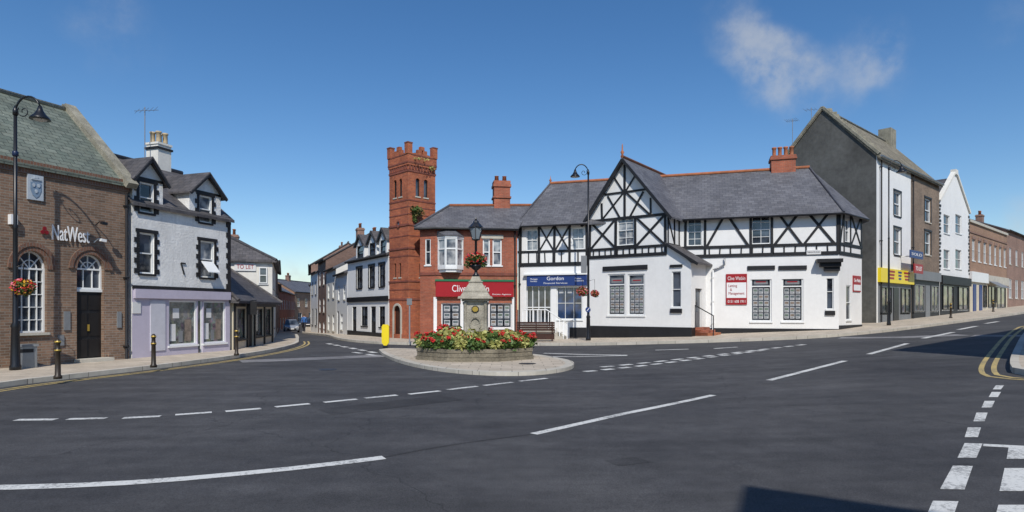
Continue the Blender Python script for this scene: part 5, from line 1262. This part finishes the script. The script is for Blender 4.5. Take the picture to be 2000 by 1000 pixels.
# ------------------------------------------------ sky, sun, camera
w=bpy.data.worlds.new('World');sc.world=w;w.use_nodes=True;n=w.node_tree.nodes;l=w.node_tree.links
bg=n['Background'];sky=n.new('ShaderNodeTexSky');sky.sky_type='NISHITA';sky.sun_disc=False;sky.sun_elevation=math.radians(EL);sky.sun_rotation=math.radians(180-AZ);sky.air_density=1.0;sky.dust_density=.2;sky.ozone_density=2.5
hs=n.new('ShaderNodeHueSaturation');hs.inputs['Hue'].default_value=.503;hs.inputs['Saturation'].default_value=1.26;hs.inputs['Value'].default_value=1.42;l.new(sky.outputs[0],hs.inputs['Color'])
tc=n.new('ShaderNodeTexCoord')
wn=n.new('ShaderNodeTexNoise');wn.inputs['Scale'].default_value=5;wn.inputs['Detail'].default_value=7;l.new(tc.outputs['Generated'],wn.inputs['Vector'])
ws=n.new('ShaderNodeVectorMath');ws.operation='SUBTRACT';l.new(wn.outputs['Color'],ws.inputs[0]);ws.inputs[1].default_value=(.5,.5,.5)
wk=n.new('ShaderNodeVectorMath');wk.operation='SCALE';l.new(ws.outputs[0],wk.inputs[0]);wk.inputs['Scale'].default_value=.16
wa=n.new('ShaderNodeVectorMath');wa.operation='ADD';l.new(tc.outputs['Generated'],wa.inputs[0]);l.new(wk.outputs[0],wa.inputs[1])
wnn=n.new('ShaderNodeVectorMath');wnn.operation='NORMALIZE';l.new(wa.outputs[0],wnn.inputs[0]);dirv=wnn.outputs[0]
blobs=[(1430,40,55,.45),(1465,100,70,.7),(1505,150,75,.75),(1555,170,50,.4),(1630,150,55,.35),(1685,110,60,.5),(1725,85,50,.5),(1765,130,45,.35),(235,70,80,.35),(200,30,60,.2),(585,525,50,.5),(560,545,40,.4),(1990,440,50,.7),(1985,0,60,.35),(640,560,40,.35)]
def dv(px,py): return Vector(((px-1000)/F,1,(HZ-py)/F)).normalized()
acc=None
for bx,by,br,st in blobs:
    c=dv(bx,by);e=dv(bx+br*1.6,by);cs_=c.dot(e)
    d=n.new('ShaderNodeVectorMath');d.operation='DOT_PRODUCT';l.new(dirv,d.inputs[0]);d.inputs[1].default_value=c
    mr=n.new('ShaderNodeMapRange');mr.interpolation_type='SMOOTHSTEP';l.new(d.outputs['Value'],mr.inputs[0]);mr.inputs[1].default_value=cs_;mr.inputs[2].default_value=1;mr.inputs[3].default_value=0;mr.inputs[4].default_value=st
    if acc is None: acc=mr.outputs[0]
    else:
        a=n.new('ShaderNodeMath');a.operation='ADD';l.new(acc,a.inputs[0]);l.new(mr.outputs[0],a.inputs[1]);acc=a.outputs[0]
ns=n.new('ShaderNodeTexNoise');ns.inputs['Scale'].default_value=11;ns.inputs['Detail'].default_value=10;ns.inputs['Roughness'].default_value=.62;l.new(tc.outputs['Generated'],ns.inputs['Vector'])
nm=n.new('ShaderNodeMapRange');l.new(ns.outputs['Fac'],nm.inputs[0]);nm.inputs[1].default_value=.32;nm.inputs[2].default_value=.68;nm.inputs[3].default_value=.1;nm.inputs[4].default_value=1.1
ml=n.new('ShaderNodeMath');ml.operation='MULTIPLY';l.new(acc,ml.inputs[0]);l.new(nm.outputs[0],ml.inputs[1])
ms=n.new('ShaderNodeMapRange');ms.interpolation_type='SMOOTHSTEP';l.new(ml.outputs[0],ms.inputs[0]);ms.inputs[1].default_value=0.03;ms.inputs[2].default_value=1.2;ms.inputs[3].default_value=0;ms.inputs[4].default_value=.6
mx=n.new('ShaderNodeMixRGB');l.new(ms.outputs[0],mx.inputs[0]);l.new(hs.outputs[0],mx.inputs[1]);mx.inputs[2].default_value=(6.3,6.6,7.0,1)
l.new(mx.outputs[0],bg.inputs['Color']);bg.inputs['Strength'].default_value=.085
sun=bpy.data.lights.new('sun','SUN');sun.energy=4.0;sun.angle=math.radians(.5);sun.color=(1,.95,.87)
so=bpy.data.objects.new('sun',sun);COL.objects.link(so);so.rotation_euler=(math.radians(90-EL),0,math.radians(AZ));so.location=(5,-20,40)
cam=bpy.data.cameras.new('camera');co=bpy.data.objects.new('camera',cam);COL.objects.link(co);co.location=(0,0,CZ);co.rotation_euler=(math.radians(90),0,0)
cam.sensor_width=36;cam.lens=36*F/2000;cam.shift_y=(HZ-500)/2000;cam.clip_end=6000;cam.clip_start=.05
sc.camera=co
sc.view_settings.view_transform='Standard';sc.view_settings.look='None';sc.view_settings.exposure=0
